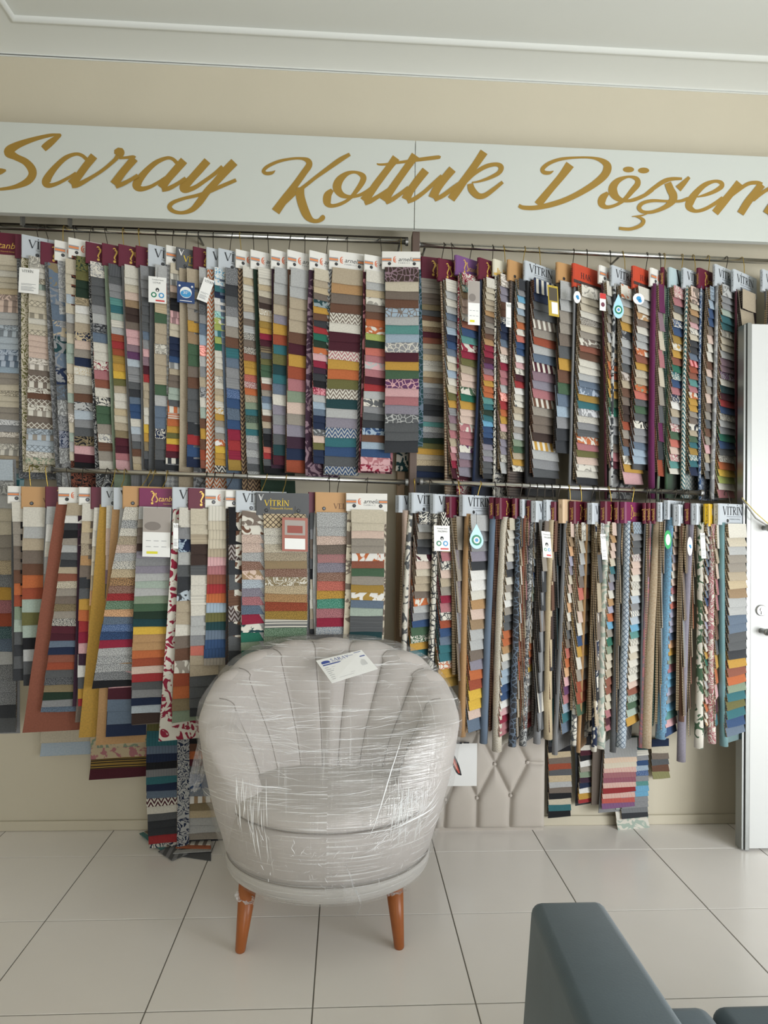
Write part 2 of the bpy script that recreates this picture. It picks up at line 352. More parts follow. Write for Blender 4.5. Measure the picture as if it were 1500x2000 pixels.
# ---------------------------------------------------------------- the sign
YS = -.20
sa_, sb_ = at(0, 415, YS), at(1500, 472, YS); SZ0 = (sa_.z+sb_.z)/2; SZ1 = (at(0, 238, YS).z+at(1500, 305, YS).z)/2
M_SIGN = plain('white_sign_board', 'c0c5c0', .35, spec=.4, var=.01, scale=2)
M_LET = plain('gold_vinyl', '9a7a33', .4, .15, var=.06, scale=6)
sx0, sx1, sxm = at(-60, 300, YS).x, at(1760, 300, YS).x, at(810, 370, YS).x
sign = root('shop_sign', (sxm, YS+.03, SZ0), 'long white sign board with gold script lettering above the hanging rails', 'sign')
for a, b in ((sx0, sxm-.0012), (sxm+.0012, sx1)):
    bevel(MB().box((a, YS, SZ0), (b, YS+.02, SZ1)).build('board', M_SIGN, sign), .002)
mb = MB()
mb.box((sx0, YS+.02, SZ0), (sx1, YS+.032, SZ0+.03)); mb.box((sx0, YS+.02, SZ1-.03), (sx1, YS+.032, SZ1))
mb.build('backing_rail', plain('sign_back', 'b9bab4', .6), sign)
nail_me = None
for py in (324, 335, 349, 372, 391, 408, 432):
    for s_ in (-.0045, .0045):
        p = at(810, py, YS); c = (p.x+s_, YS-.0006, p.z)
        if nail_me is None:
            o = MB().lathe(c, [(.0009, .0006), (.0009, 0), (.0001, -.0001)], 'Y', 6).build('nail', M_GREYINK, sign, loc=Vector(c)-Vector(sign.location)); nail_me = o.data
        else:
            o = bpy.data.objects.new('nail', nail_me); COL.objects.link(o); o.parent = sign; o.location = Vector(c)-Vector(sign.location)
SG = dict(A=(0, 240, 6.25), B=(230, 260, 6.), C=(490, 280, 6.), D=(720, 280, 5.357), E=(1000, 290, 5.769), F=(1240, 290, 5.769))
LET = [
 ('A', [[(530,318,80),(560,290,90),(620,240,85),(690,185,60),(735,150,34),(690,147,34),(600,155,42),(400,205,58),(200,280,90),(110,355,125),(190,415,82),(310,475,85),(385,560,100),(395,640,98),(330,720,85),(180,783,52),(0,812,36),(-100,812,34),(-165,770,34),(-170,700,40),(-110,625,60),(0,595,78),(75,580,22)]]),
 ('A', [[(1060,448,45),(1000,398,42),(920,383,42),(800,430,58),(680,540,72),(590,660,95),(568,730,110),(605,765,62),(700,742,45),(840,670,38),(930,610,30)],[(1150,405,98),(1050,530,92),(950,665,95),(872,752,112)],[(880,775,55),(960,755,62),(1100,680,45),(1260,578,42),(1400,460,48),(1440,410,60)]]),
 ('B', [[(-5,265,90),(15,235,125),(25,205,110),(30,175,50)],[(20,295,30),(100,290,32),(175,283,40),(200,300,60)],[(200,300,95),(120,392,90),(40,490,92),(-40,605,105)],[(-20,632,50),(60,600,52),(150,555,45),(240,500,45)]]),
 ('B', [[(692,348,45),(640,302,40),(570,294,42),(450,345,58),(340,440,72),(250,550,92),(226,615,108),(270,655,65),(370,635,45),(470,582,38),(560,520,30)],[(778,322,98),(680,435,92),(580,550,90),(512,645,105)],[(520,668,50),(600,650,52),(700,598,45),(800,532,45)]]),
 ('B', [[(1052,325,92),(955,435,92),(860,540,90),(778,632,108),(800,668,72),(900,640,52),(1020,562,46),(1140,475,46),(1230,395,50)],[(1368,340,100),(1260,450,98),(1160,565,85),(1045,690,85),(955,815,82),(870,900,60),(760,935,40),(660,920,45),(608,870,55),(650,815,45),(780,767,38),(920,735,40),(1060,692,45),(1200,632,45),(1388,552,42)]]),
 ('C', [[(286,320,6),(245,348,38),(180,354,42),(148,325,42),(200,270,40),(330,212,36),(480,182,30),(600,180,34),(668,205,62),(682,258,75),(620,350,75),(520,490,78),(400,650,92),(290,803,105)],[(1160,130,40),(1040,200,58),(900,300,52),(760,402,42),(640,497,42),(520,587,42),(440,660,45),(375,735,22)],[(580,520,92),(580,620,100),(612,740,102),(660,850,92),(720,906,56),(790,912,46),(842,875,58),(828,850,30)]]),
 ('C', [[(955,545,45),(900,610,92),(895,692,90),(940,733,48),(1040,715,42),(1150,655,38),(1235,560,52),(1308,450,68),(1312,385,68),(1230,340,34),(1130,355,52),(1040,430,92),(1010,520,102),(1060,600,72),(1150,627,42),(1260,612,38),(1350,572,45),(1420,520,42)]]),
 ('D', [[(288,150,85),(200,270,72),(90,415,76),(10,530,80),(-48,605,98)],[(-40,632,40),(20,605,50),(110,552,42),(215,485,42)]]),
 ('D', [[(490,125,90),(410,240,76),(310,380,76),(220,510,82),(160,602,100)],[(180,622,45),(250,587,48),(340,525,42),(420,465,42)]]),
 ('D', [[(84,212,10),(110,222,22),(180,220,26),(260,208,28),(400,190,32),(560,167,40),(725,147,40),(745,143,20)]]),
 ('D', [[(598,282,85),(510,392,82),(430,505,82),(388,590,96)],[(405,612,45),(480,582,46),(580,512,42),(680,422,42),(770,345,48)],[(878,272,86),(790,375,82),(710,485,86),(672,575,98)],[(690,595,40),(780,548,46),(870,482,46),(945,425,40)]]),
 ('D', [[(1208,90,86),(1120,220,76),(1020,360,78),(930,490,88),(862,588,82)],[(1000,420,36),(1100,322,40),(1220,247,45),(1330,222,42),(1385,250,55),(1362,310,45),(1260,365,35),(1150,402,22),(1080,412,14)],[(1062,425,60),(1080,490,75),(1140,550,66),(1210,550,54),(1300,490,45),(1402,408,34)]]),
 ('E', [[(655,180,104),(560,310,84),(450,440,80),(350,560,86),(290,635,92)],[(468,255,8),(420,276,38),(360,270,48),(345,230,48),(420,167,42),(560,120,35),(760,103,24),(920,110,30),(1030,150,62),(1075,210,92),(1042,300,88),(930,400,76),(770,500,66),(600,582,62),(430,637,60),(260,670,52),(130,668,48),(75,645,40)]]),
 ('E', [[(1082,500,40),(1022,560,86),(1010,622,84),(1060,662,46),(1160,642,36),(1260,582,44),(1360,470,62),(1415,400,66),(1400,342,52),(1310,320,28),(1200,360,60),(1140,430,92),(1140,500,100),(1190,562,68),(1280,592,36),(1380,577,42),(1500,525,42),(1584,465,42)]]),
 ('F', [[(115,525,42),(220,442,46),(330,370,50),(420,345,42),(530,342,28)],[(612,325,34),(550,392,58),(485,458,80)],[(368,390,78),(400,470,86),(430,530,90),(420,592,82),(340,662,52),(200,717,38),(90,717,38),(45,670,48),(90,617,40),(200,592,35),(350,597,28),(500,597,32),(600,568,40)],[(135,742,8),(60,762,18),(-34,771,10)],[(-5,766,10),(65,790,30),(95,825,42),(55,875,42),(-55,912,36),(-180,905,36)]]),
 ('F', [[(700,548,14),(800,522,36),(900,482,45),(975,430,54),(970,387,48),(900,370,36),(790,410,55),(690,500,72),(622,600,92),(612,662,80),(680,706,42),(780,687,40),(900,622,42),(990,555,40)]]),
 ('F', [[(1180,388,92),(1090,495,82),(1000,605,86),(902,728,84)],[(1050,562,36),(1150,482,40),(1270,402,42),(1370,388,44),(1430,410,50)],[(1430,408,86),(1350,505,82),(1270,605,86),(1187,737,82)],[(1330,590,32),(1420,512,40),(1520,452,42),(1620,438,46)],[(1690,455,86),(1610,550,82),(1530,660,88),(1482,740,94)],[(1500,755,40),(1600,712,45),(1700,640,45)]]),
 ('F', [[(1780,570,14),(1880,545,36),(1980,505,45),(2055,455,54),(2050,410,48),(1980,393,36),(1870,435,55),(1770,525,72),(1702,625,92),(1692,685,80),(1760,730,42),(1860,710,40),(1980,648,42)]]),
]
for li, (k, strokes) in enumerate(LET):
    ox, oy, s_ = SG[k]; V, Fc = [], []
    for si, st in enumerate(strokes):
        v2, f2 = ribbon(st, 7); n = len(V)
        for vi, (x, y) in enumerate(v2):
            p = at(ox+x/s_, oy+y/s_, YS); V.append((p.x, YS-.0006-.0007*si-.0005*((vi % (len(v2)//2))/(len(v2)/2))-.0003*(li % 3), p.z))
        Fc += [tuple(i+n for i in q) for q in f2]
    if li == 13:
        for (cx, cy) in ((1312, 238), (1482, 249)):
            v2, f2 = disc2(cx, cy, 64, 33, 20); n = len(V)
            for x, y in v2:
                p = at(ox+x/s_, oy+y/s_, YS); V.append((p.x, YS-.0008, p.z))
            Fc += [tuple(i+n for i in q) for q in f2]
    mesh('letter', V, Fc, M_LET, sign)

# ---------------------------------------------------------------- posts and rails
M_POST = plain('brown_post', '57473f', .6, var=.06, scale=12)
px0, px1 = at(799, 700, -.075).x, at(813, 700, -.075).x
o = MB().box((px0, -.16, .02), (px1, -.10, SZ0+.004)).build('rail_post', M_POST); bevel(prop(o, 'dark brown wooden post between the left and right hanging rails', 'post'), .003)
o = MB().box((at(772, 1100, 0).x, -.045, 0), (at(787, 1100, 0).x, 0, at(780, 885, 0).z)).build('trim_2', plain('tan_strip', 'a58c72', .6, var=.05, scale=10)); bevel(prop(o, kind='structure'), .003)
RAILS = {}
def rail(key, p0, p1, Y, r, label, extra=0):
    a, b = at(*p0, Y), at(*p1, Y); RAILS[key] = (a, b, Y, r)
    t = root('hanging_rail', ((a+b)/2), label, 'rail', None)
    MB().tube([a, b], r, 16).build('tube', M_CHROME, t, smooth=True)
    d = (b-a).normalized()
    for q, s_ in ((a, 1), (b, -1)): MB().tube([q, q+d*.012*s_], r*1.45, 16).build('end_flange', plain('dull_steel', '8f8f8d', .4, .9), t)
    for fr_ in (.012, .5, .985) if Y < -.2 else (.02, .5, .98):
        q = a+(b-a)*fr_; MB().tube([(q.x, 0, q.z+.002), (q.x, Y+r*.8, q.z+.002)], .005, 8).build('wall_bracket', plain('dull_steel', '8f8f8d', .4, .9), t, smooth=True)
    return t
YT = -.12; YB = -.28
rail('TL', (-40, 442), (797, 473), YT, .0115, 'upper left chrome rail below the white sign')
rail('TR', (815, 478), (1600, 516), YT, .0115, 'upper right chrome rail below the white sign')
rail('BL', (96, 917), (797, 942), YB, .0105, 'lower left chrome rail with header cards below it')
rail('BR', (820, 941), (1372, 963), YB, .0105, 'lower right chrome rail reaching nearly to the white door')
mb = MB(); a, b = at(-40, 435, -.1), at(797, 465, -.1); mb.tube([a, b], .004, 8)
prop(mb.build('support_rod', M_DARKWIRE), 'thin dark rod running just behind the upper left rail', 'rod')
for px, lb in ((48, 'leftmost thin grey strap hanging from the sign to the rail'), (140, 'thin grey strap between sign and rail, right of the leftmost strap')):
    a = at(px, 410, -.12); b = at(px, 446, -.12); prop(MB().box((a.x-.004, -.15, b.z), (a.x+.004, -.12, a.z)).build('hanging_strap', plain('grey_strap', '5b5a55', .6)), lb, 'strap', 'straps holding the upper left rail')

# ---------------------------------------------------------------- fabric sample books
STY = dict(  # header card: colour, thickness kind
 vit='b3bac0', ist='5c1b30', pur='6f4a7c', mag='752c53', car='d9d8d3', kra='b28a5c', hak='b8452e', dvt='55575a', cre='cfcbb9', yel='c9a21f', wsl='a9bcc0', bei='c6ab8b')
def card_mat(s): return plain('card_'+s, STY[s], .45, spec=.35, var=.03, scale=40)
def parse(s):
    out = []
    for t in s.split():
        n = 1
        if '*' in t: t, n = t.split('*'); n = int(n)
        t = t.replace('or.', 'ora.') if t.startswith('or.') else ('ora' if t == 'or' else t)
        t = t.replace('.or', '.ora') if t.endswith('.or') else t
        out += [t]*n
    return out
GROUP = dict(TL='fabric sample books on the upper left rail', TR='fabric sample books on the upper right rail', BL='fabric sample books on the lower left rail',
             BR='fabric sample books on the lower right rail', LO='loose fabric sample books below the rails')
def lerp(a, b, t): return a+(b-a)*t
def header_print(style, O, R, U, N, W, H, th, par, left_n):
    P = Print(O, R, U, N); Pm = P.put
    def rivet(x, y):
        c = O+R*x+U*y; mbr = MB(); seg = 10
        vs = [c+N*.001+(R*math.cos(2*PI*i/seg)+U*math.sin(2*PI*i/seg))*.0075 for i in range(seg)]+[c+N*.0035+(R*math.cos(2*PI*i/seg)+U*math.sin(2*PI*i/seg))*.005 for i in range(seg)]
        fs = [(i, (i+1) % seg, seg+(i+1) % seg, seg+i) for i in range(seg)]+[tuple(seg+i for i in range(seg))]
        mesh('rivet', vs, fs, plain('rivet_metal', '4d4f52', .3, .7), par)
    if style in ('vit', 'wsl', 'bei'):
        if style in ('wsl', 'bei'): Pm(M_INK, .05, .02, serif('V', H*.75))
        else:
            Pm(M_INK, W*.13, H*.47, serif('VITRIN', W*.172)); Pm(M_INK, 0, 0, rect2(W*.27, H*.385, W*.8, H*.40)); Pm(M_GREYINK, W*.36, H*.24, sans('DÖŞEMELİK KUMAŞ', H*.1))
        rivet(W*.3, H*.2)
        s = H*.13
    elif style == 'dvt':
        Pm(M_WHITEINK, W*.05, H*.66, serif('V', H*.26)); Pm(M_WHITEINK, W*.09, H*.74, serif('V', H*.1)); Pm(M_GOLDY, W*.16, H*.42, serif('VITRIN', H*.26)); Pm(M_GOLDY, W*.27, H*.27, sans('Döşemelik Kumaş', H*.13))
        Pm(M_GOLDY, W*.72, H*.06, sans('welpert', H*.07)); rivet(W*.2, H*.22); rivet(W*.8, H*.22)
    elif style in ('ist', 'pur', 'mag'):
        Pm(M_GOLD, W*.24, H*.18, logo2(H*.68)); Pm(M_GOLD, W*.52, H*.2, sans('Döşemelik Kumaş', H*.07, .2))
    elif style == 'car':
        Pm(plain('grey_print', '8d9093', .6), 0, 0, rect2(.001, H*.42, W*.25, H*.64)); Pm(plain('orange_print', 'cf7f4c', .6), 0, 0, rect2(.001, H*.48, W*.25, H*.58), .0008)
        Pm(plain('grey_print', '8d9093', .6), 0, 0, rect2(W*.8, H*.42, W-.001, H*.64)); Pm(plain('orange_print', 'cf7f4c', .6), 0, 0, rect2(W*.8, H*.48, W-.001, H*.58), .0008)
        cc = [(.42,.78,.02),(.3,.8,.06),(.2,.6,.1),(.24,.36,.09),(.42,.26,.04)]; cd = [(.44,.6,.02),(.36,.62,.05),(.32,.5,.07),(.36,.4,.05),(.46,.38,.02)]
        for q in (cc, cd):
            v, f = ribbon([(a*H*.62, b*H*.62, c*H*.62) for a, b, c in q], 4); Pm(plain('orange_ink', 'd0683c', .5), W*.25, H*.2, (v, f))
        Pm(M_INK, W*.42, H*.44, sans('arnelia', H*.34, .35)); Pm(M_GREYINK, W*.43, H*.3, sans('F A B R I C S', H*.12)); rivet(W*.2, H*.3); rivet(W*.84, H*.3)
    elif style == 'kra':
        Pm(plain('brown_ink', '6a4a36', .6), W*.42, H*.24, serif('VEL', H*.25)); rivet(W*.2, H*.24)
    elif style == 'hak':
        Pm(M_INK, W*.24, H*.42, serif('HAK', H*.26)); Pm(plain('dark_band', '41322f', .6), 0, 0, rect2(.001, H*.16, W-.001, H*.3)); rivet(W*.22, H*.23)
    elif style == 'cre':
        Pm(M_GOLD, 0, 0, rect2(.001, .001, W-.001, H*.16)); rivet(W*.4, H*.22)
        for i in range(12): Pm(M_GOLD, 0, 0, rect2(W*.06*i+.012, H*.16, W*.06*i+.018, H*(.2+.1*((i*7) % 4))))
    elif style == 'yel':
        Pm(M_WHITEINK, W*.2, H*.5, serif('V', H*.3))
    if th > .012:      # spine lettering, running down the narrow side face
        Dn = -U; S = Print(O-R*.0003-N*(th*.5), -N, U, -R)     # local right = towards the wall
        if style in ('vit', 'yel'):
            for i, ch in enumerate('VITRIN'): S.put(M_INK, -H*.045, H*(.8-.12*i), serif(ch, H*.085), 0.0006)
            S.put(M_GREYINK, 0, 0, rect2(-th*.34, H*.1, -th*.30, H*.93)); S.put(M_GREYINK, 0, 0, rect2(th*.30, H*.1, th*.34, H*.93))
        elif style in ('ist', 'mag', 'pur'): S.put(M_GOLD, -H*.05, H*.74, sans('İstanbul', H*.17, .3), rot=-PI/2)
        elif style == 'hak': S.put(M_INK, -H*.04, H*.8, serif('HAK', H*.13), rot=-PI/2)
        elif style in ('kra', 'bei'): S.put(plain('brown_ink', '6a4a36', .6), -H*.03, H*.8, sans('VEL', H*.12), rot=-PI/2)
        S.done(par, 'spine_lettering')
    P.done(par, 'lettering')
NB = [0]
def tag_part(bk, kind, quad, Y, mat='w'):
    """hang tag in front of the book; quad = px of left-top, right-top, left-bottom"""
    (ax, ay), (bx, by), (cx, cy) = quad; A, B, Cc = at(ax, ay, Y), at(bx, by, Y+.012), at(cx, cy, Y)
    R = (B-A); W = R.length; R.normalize(); D = (Cc-A); H = D.length; D.normalize(); N = R.cross(-D).normalized(); N = N if N.y < 0 else -N
    U = -D; O = Cc
    if kind in ('drop', 'oval', 'ring'):
        pts = []
        for i in range(24):
            a = 2*PI*i/24; x = math.sin(a); y = math.cos(a)
            if kind == 'drop' and y > 0: x *= (1-y**1.5*.9) if y > .2 else 1
            if kind == 'drop' and y > 0: y *= 1.9
            pts.append((W/2+x*W/2, (H*.36 if kind == 'drop' else H/2)+y*(H*.34 if kind == 'drop' else H/2)))
        vs = [O+R*x+U*y for x, y in pts]; vs += [v+N*.0015 for v in vs]; n = 24
        fs = [tuple(range(n, 2*n)), tuple(range(n))[::-1]]+[(i, (i+1) % n, n+(i+1) % n, n+i) for i in range(n)]
        t = mesh('hang_tag', vs, fs, {'drop': plain('pale_blue_card', 'a5d3e8', .4), 'oval': M_PAPER, 'ring': plain('green_card', '1f9a55', .4)}[kind], bk)
        P = Print(O+N*.0016, R, U, N); cx_, cy_ = W/2, (H*.36 if kind == 'drop' else H*.5); r = W*.36
        if kind == 'drop':
            P.put(plain('green_ink', '1e7a5a', .5), 0, 0, disc2(cx_, cy_, r, r, 20)); P.put(M_PAPER, 0, 0, disc2(cx_, cy_, r*.62, r*.62, 16), .0009); P.put(plain('sky_ink', '3b8fc4', .5), 0, 0, disc2(cx_, cy_, r*.36, r*.36, 12), .0012)
        elif kind == 'oval': P.put(plain('sky_ink', '3b8fc4', .5), 0, 0, disc2(cx_, cy_+.002, r*.6, r*.5, 9)); P.put(plain('sky_ink', '3b8fc4', .5), 0, 0, disc2(cx_+r*.3, cy_-r*.4, r*.5, r*.4, 7))
        else: P.put(M_PAPER, 0, 0, disc2(cx_, cy_, r*.9, H*.3, 16))
        P.done(t, 'lettering')
    else:
        vs = [O, O+R*W, O+R*W+U*H, O+U*H]; vs += [v+N*.0012 for v in vs]
        fs = [(3,2,1,0),(4,5,6,7),(0,1,5,4),(1,2,6,5),(2,3,7,6),(3,0,4,7)]
        base = {'w': M_PAPER, 'blue': plain('navy_card', '26406f', .4), 'gold': plain('gold_card', 'b39a35', .45), 'photo': M_PAPER, 'redframe': plain('rust_card', '9a5a4c', .45), 'redw': M_PAPER}[mat]
        t = mesh('hang_tag', vs, fs, base, bk); P = Print(O+N*.0013, R, U, N)
        if mat == 'w':
            g = plain('green_ink', '1e7a5a', .5)
            if kind == 'vt': P.put(M_INK, W*.14, H*.82, serif('VITRIN', H*.1)); rows = (.36, .32, .25, .21, .17, .13, .1)
            else:
                P.put(M_INK, W*.2, H*.86, sans({'pa': 'Premium Serisi', 'co': 'Comfort Serisi'}.get(kind, ''), H*.07)); P.put(M_INK, W*.25, H*.74, sans({'pa': 'PALERMO', 'co': 'LOTUS'}.get(kind, ''), H*.09)); rows = ()
                P.put(M_INK, 0, 0, disc2(W*.5, H*.5, H*.07, H*.08, 8)); P.put(M_PAPER, 0, 0, disc2(W*.5, H*.47, H*.03, H*.035, 8), .0009)
                for cx_, m_ in ((.3, g), (.72, plain('sky_ink', '3b8fc4', .5))):
                    P.put(m_, 0, 0, disc2(W*cx_, H*.3, W*.16, n=14)); P.put(M_PAPER, 0, 0, disc2(W*cx_, H*.3, W*.09, n=12), .0009)
                P.put(M_RED, 0, 0, rect2(W*.4, H*.06, W*.9, H*.12))
            for y in rows: P.put(M_GREYINK, 0, 0, rect2(W*.12, H*y, W*(.86-.1*((y*100) % 3)), H*(y+.012)))
        elif mat == 'blue':
            P.put(M_PAPER, 0, 0, disc2(W*.5, H*.5, W*.34, n=22)); P.put(plain('sky_ink', '3b8fc4', .5), 0, 0, disc2(W*.5, H*.44, W*.31, W*.22, 20), .0009); P.put(M_PAPER, W*.33, H*.42, sans('30°', H*.2), .0012)
            P.put(M_WHITEINK, 0, 0, rect2(W*.15, H*.08, W*.85, H*.11)); P.put(M_PAPER, 0, 0, disc2(W*.14, H*.8, W*.06)); P.put(M_PAPER, 0, 0, disc2(W*.86, H*.8, W*.06))
        elif mat == 'gold':
            P.put(plain('dark_photo', '4b4436', .5), 0, 0, rect2(W*.1, H*.5, W*.9, H*.93)); P.put(M_PAPER, 0, 0, rect2(W*.3, H*.08, W*.9, H*.46))
        elif mat == 'photo':
            P.put(plain('room_photo', '9c958f', .5), 0, 0, rect2(0.001, H*.5, W-.001, H-.001)); P.put(plain('sofa_photo', '7b746f', .5), 0, 0, disc2(W*.35, H*.62, W*.3, H*.09, 14), .0009)
            for i in range(6): P.put(M_GREYINK, 0, 0, rect2(W*(.12+.28*(i % 3)), H*(.2+.12*(i//3)), W*(.3+.28*(i % 3)), H*(.208+.12*(i//3))))
            P.put(plain('highlight', 'd6cf3a', .6), 0, 0, rect2(W*.15, H*.06, W*.55, H*.11))
        elif mat == 'redframe':
            P.put(M_PAPER, 0, 0, rect2(W*.1, H*.06, W*.9, H*.38)); P.put(plain('room_photo', '9c958f', .5), 0, 0, rect2(W*.1, H*.48, W*.9, H*.92)); P.put(plain('brick_photo', '8d4438', .5), 0, 0, rect2(W*.2, H*.54, W*.8, H*.76), .0009)
        elif mat == 'redw':
            P.put(M_RED, 0, 0, rect2(.0005, H*.68, W-.0005, H-.0005)); P.put(plain('plum_ink', '6e3a4a', .5), 0, 0, disc2(W*.5, H*.35, W*.3))
        P.done(t, 'lettering')
    # short string up to the header
    top = O+R*(W/2)+U*(H-.004)
    MB().tube([top+N*.002, top+Vector((0, .006, .05))], .0006, 4).build('string', M_DARKWIRE, bk)
    return t
def book(key, style, xh, yt, yb, desc, S, C=None, a=None, W=None, ht=None, dY=0, edge='t', tag=None, cover_right=None, lean=None, hookm=None, ov=None, bow=None, gap=None):
    """one hanging sample book. S=(px left of swatches at top, at bottom, px y of bottom, tokens[, width]); C=(token, px left top, px left bottom, y bottom[, tube])"""
    A = dict(TL=27, TR=32, BL=18, BR=48, LO=8)[key] if a is None else a
    a_ = math.radians(A); d = Vector((math.cos(a_), math.sin(a_), 0)); n_ = Vector((math.sin(a_), -math.cos(a_), 0))
    W = W or dict(vit=.205, ist=.175, pur=.175, mag=.175, car=.165, kra=.19, hak=.2, dvt=.212, cre=.15, yel=.2, wsl=.2, bei=.19)[style or 'vit']
    ht = ht if ht is not None else dict(TL=.004, TR=.013, BL=.005, BR=.026, LO=.004)[key]
    th = dict(TL=.013, TR=.026, BL=.013, BR=.034, LO=.016)[key]
    if gap:
        lim = gap*.00222*math.sin(math.radians(A)); th = max(.007, min(th, lim*.92)); ht = min(ht, max(.004, lim*.86-.004))
    rk = key if key in RAILS else 'BL'
    ra, rb, YR, rr = RAILS[rk]
    if key == 'LO': YR = -.03
    Yb = YR - W/2*math.sin(a_) + dY                    # plane of the left edge (n = 0)
    hY = Yb - ht*math.cos(a_)
    PT = at(xh, yt, hY); PB = at(xh, yb, hY)
    X0 = PT.x - ht*math.sin(a_); Htop = PT.z; H = Htop-PB.z
    label = desc
    bk = root('fabric_sample_book', (X0+d.x*W/2, Yb+d.y*W/2, Htop), label, 'fabric sample book', GROUP[key]); NB[0] += 1
    # ---- header card, folded over the top: front, back and a rounded spine on the left
    if style:
        O = Vector((X0, Yb, PB.z)); Uv = Vector((0, 0, 1)); n0, n1 = -.004, ht
        sh = Vector((at(xh, yt, hY).x-PB.x, 0, 0))
        vs = []; r_ = min(.006, (n1-n0)*.3); prf = [(W, n1), (r_, n1), (0, n1-r_), (0, n0+r_), (r_, n0), (W, n0)]
        for zz in (0, H):
            for u, nn in prf: vs.append(O+d*u+n_*nn+Uv*zz+(sh if zz else Vector()))
        m = len(prf); fs = [(i, i+1, m+i+1, m+i) for i in range(m-1)]+[(m-1, 0, m, 2*m-1)]+[tuple(range(m))[::-1], tuple(range(m, 2*m))]
        hc = mesh('header_card', vs, fs, card_mat(style), bk)
        header_print(style, O+n_*n1, d, Uv, n_, W, H, n1-n0, hc, n0)
        if ht > .02:   # flat black patch painted as the shade inside the card's open top
            q = [(.003, n1-.003), (.003, n0+.003), (.03, n0+.003), (.03, n1-.003)]
            mesh('card_slot', [O+d*u+n_*nn+Uv*(H+.0006)+sh for u, nn in q], [(0, 1, 2, 3)], M_INK, hc)
    # ---- hook
    if style:
        hx = O+d*(W*.5)+Uv*H+n_*(ht/2); t_ = (hx.x-ra.x)/(rb.x-ra.x); rz = lerp(ra.z, rb.z, t_)
        dx = random.uniform(-.012, .012); g = rr+.0035
        if rz > hx.z-.02:
            pts = [Vector((hx.x, hx.y, hx.z-.012)), Vector((hx.x, hx.y, hx.z+.004)), Vector((hx.x+dx*.4, lerp(hx.y, YR-g, .7), lerp(hx.z, rz, .55)))]
            for k in range(7):
                an = PI-(k/6)*PI*1.12; pts.append(Vector((hx.x+dx, YR+g*math.cos(an), rz+g*math.sin(an))))
            mt = hookm or ('d' if random.random() < .62 else 'b')
            MB().tube(pts, .0017, 5).build('hook', M_DARKWIRE if mt == 'd' else M_BRASS, bk, smooth=True)
    ztop = PB.z+.01
    # ---- cover cloth
    if C:
        tok, xc0, xc1, yc = C[:4]
        if key == 'TL' and 60 < xh < 500 and yc > 915: yc = 962+(xh*7 % 9)
        if key == 'TR' and xh < 1400 and yc > 915: yc = max(yc, 958+xh/100+(xh*7 % 9))
        tb = C[4] if len(C) > 4 else {'TL': .004, 'TR': .008, 'BL': .004, 'BR': .017, 'LO': .004}[key]
        c0 = at(xc0, yb, Yb-tb*.5); c1 = at(xc1, yc, Yb-tb*.5); zc = c1.z
        if cover_right: wb = (at(cover_right, yc, Yb+.04).x-c1.x)/d.x
        else: wb = W*.98
        NR = 14; sec = []
        bw = random.uniform(-.006, .006) if bow is None else bow
        for i in range(NR+1):
            t = i/NR; z = lerp(ztop, zc, t); X = lerp(c0.x, c1.x, t)+bw*math.sin(t*PI)+random.uniform(-.0008, .0008)
            w_ = lerp(W*.95, wb, t); tt_ = tb*(1+.35*t); o_ = Vector((X, Yb, z+ (random.uniform(-.003, .003) if i == NR else 0)))
            rr_ = tt_*.5
            ring = [(rr_*1.6, -.0055), (rr_*.4, -.0055), (-rr_*.1, -.0055+tt_*.3), (-rr_*.1, -.0055+tt_*.85), (rr_*.4, tt_*1.15-.0055), (rr_*1.4, tt_*1.15-.0055), (rr_*2.2, -.0025), (w_, -.0025), (w_, -.0055)]
            if tb < .006: ring = [(0, -.0055), (0, -.0055), (0, -.0052), (0, -.0035), (0, -.0025), (.002, -.0025), (.004, -.0025), (w_, -.0025), (w_, -.0055)]
            sec.append([o_+d*u+n_*nn for u, nn in ring])
        m = 9; vs = [p for s_ in sec for p in s_]; uv = []
        for i, s_ in enumerate(sec):
            acc = 0
            for j, p in enumerate(s_):
                if j: acc += (p-s_[j-1]).length
                uv.append((acc+NB[0]*.37, -(ztop-s_[0].z)))
        fs = [(i*m+j, i*m+(j+1) % m, (i+1)*m+(j+1) % m, (i+1)*m+j) for i in range(NR) for j in range(m)]+[tuple(range(m))[::-1], tuple(NR*m+j for j in range(m))]
        mesh('cover_cloth', vs, fs, fab(parse(tok)[0]), bk, uvs=uv, smooth=(tb >= .006))
    # ---- swatches, the shortest in front, each tucked under the one above
    if S:
        xs0, xs1, ys, toks = S[:4]; Ws = S[4] if len(S) > 4 else W*.86
        T = parse(toks); N_ = len(T)
        Yfr = Yb - th*math.cos(a_); s0, s1 = at(xs0, yb, Yfr), at(xs1, ys, Yfr); off = th*math.sin(a_)
        zb = s1.z; Lr = PB.z-zb; first = 1.5 if N_ > 8 else 1
        p = Lr/(N_-1+first); ovn = ov or {'BR': 2.6, 'TR': 1.8}.get(key, 1.0); bw = random.uniform(-.007, .007) if bow is None else bow
        XB = lambda z: lerp(s0.x, s1.x, (PB.z-z)/Lr)-off+bw*math.sin(max(0, min(1, (PB.z-z)/Lr))*PI)
        em = EDGES[edge]
        # inner stack of woven edges
        if key in ('TR', 'BR'):
            vs = []; K = 8
            for i in range(K+1):
                z = lerp(ztop-.01, zb+.02, i/K); hn = th*lerp(.62, .25, i/K); o_ = Vector((XB(z), Yb, z))
                vs += [o_+d*.004+n_*(-.001), o_+d*.004+n_*hn, o_+d*(Ws-.01)+n_*hn, o_+d*(Ws-.01)+n_*(-.001)]
            fs = [(i*4+j, i*4+(j+1) % 4, (i+1)*4+(j+1) % 4, (i+1)*4+j) for i in range(K) for j in range(4)]+[(3, 2, 1, 0), tuple(K*4+j for j in range(4))]
            mesh('woven_edges', vs, fs, em, bk)
        z = PB.z
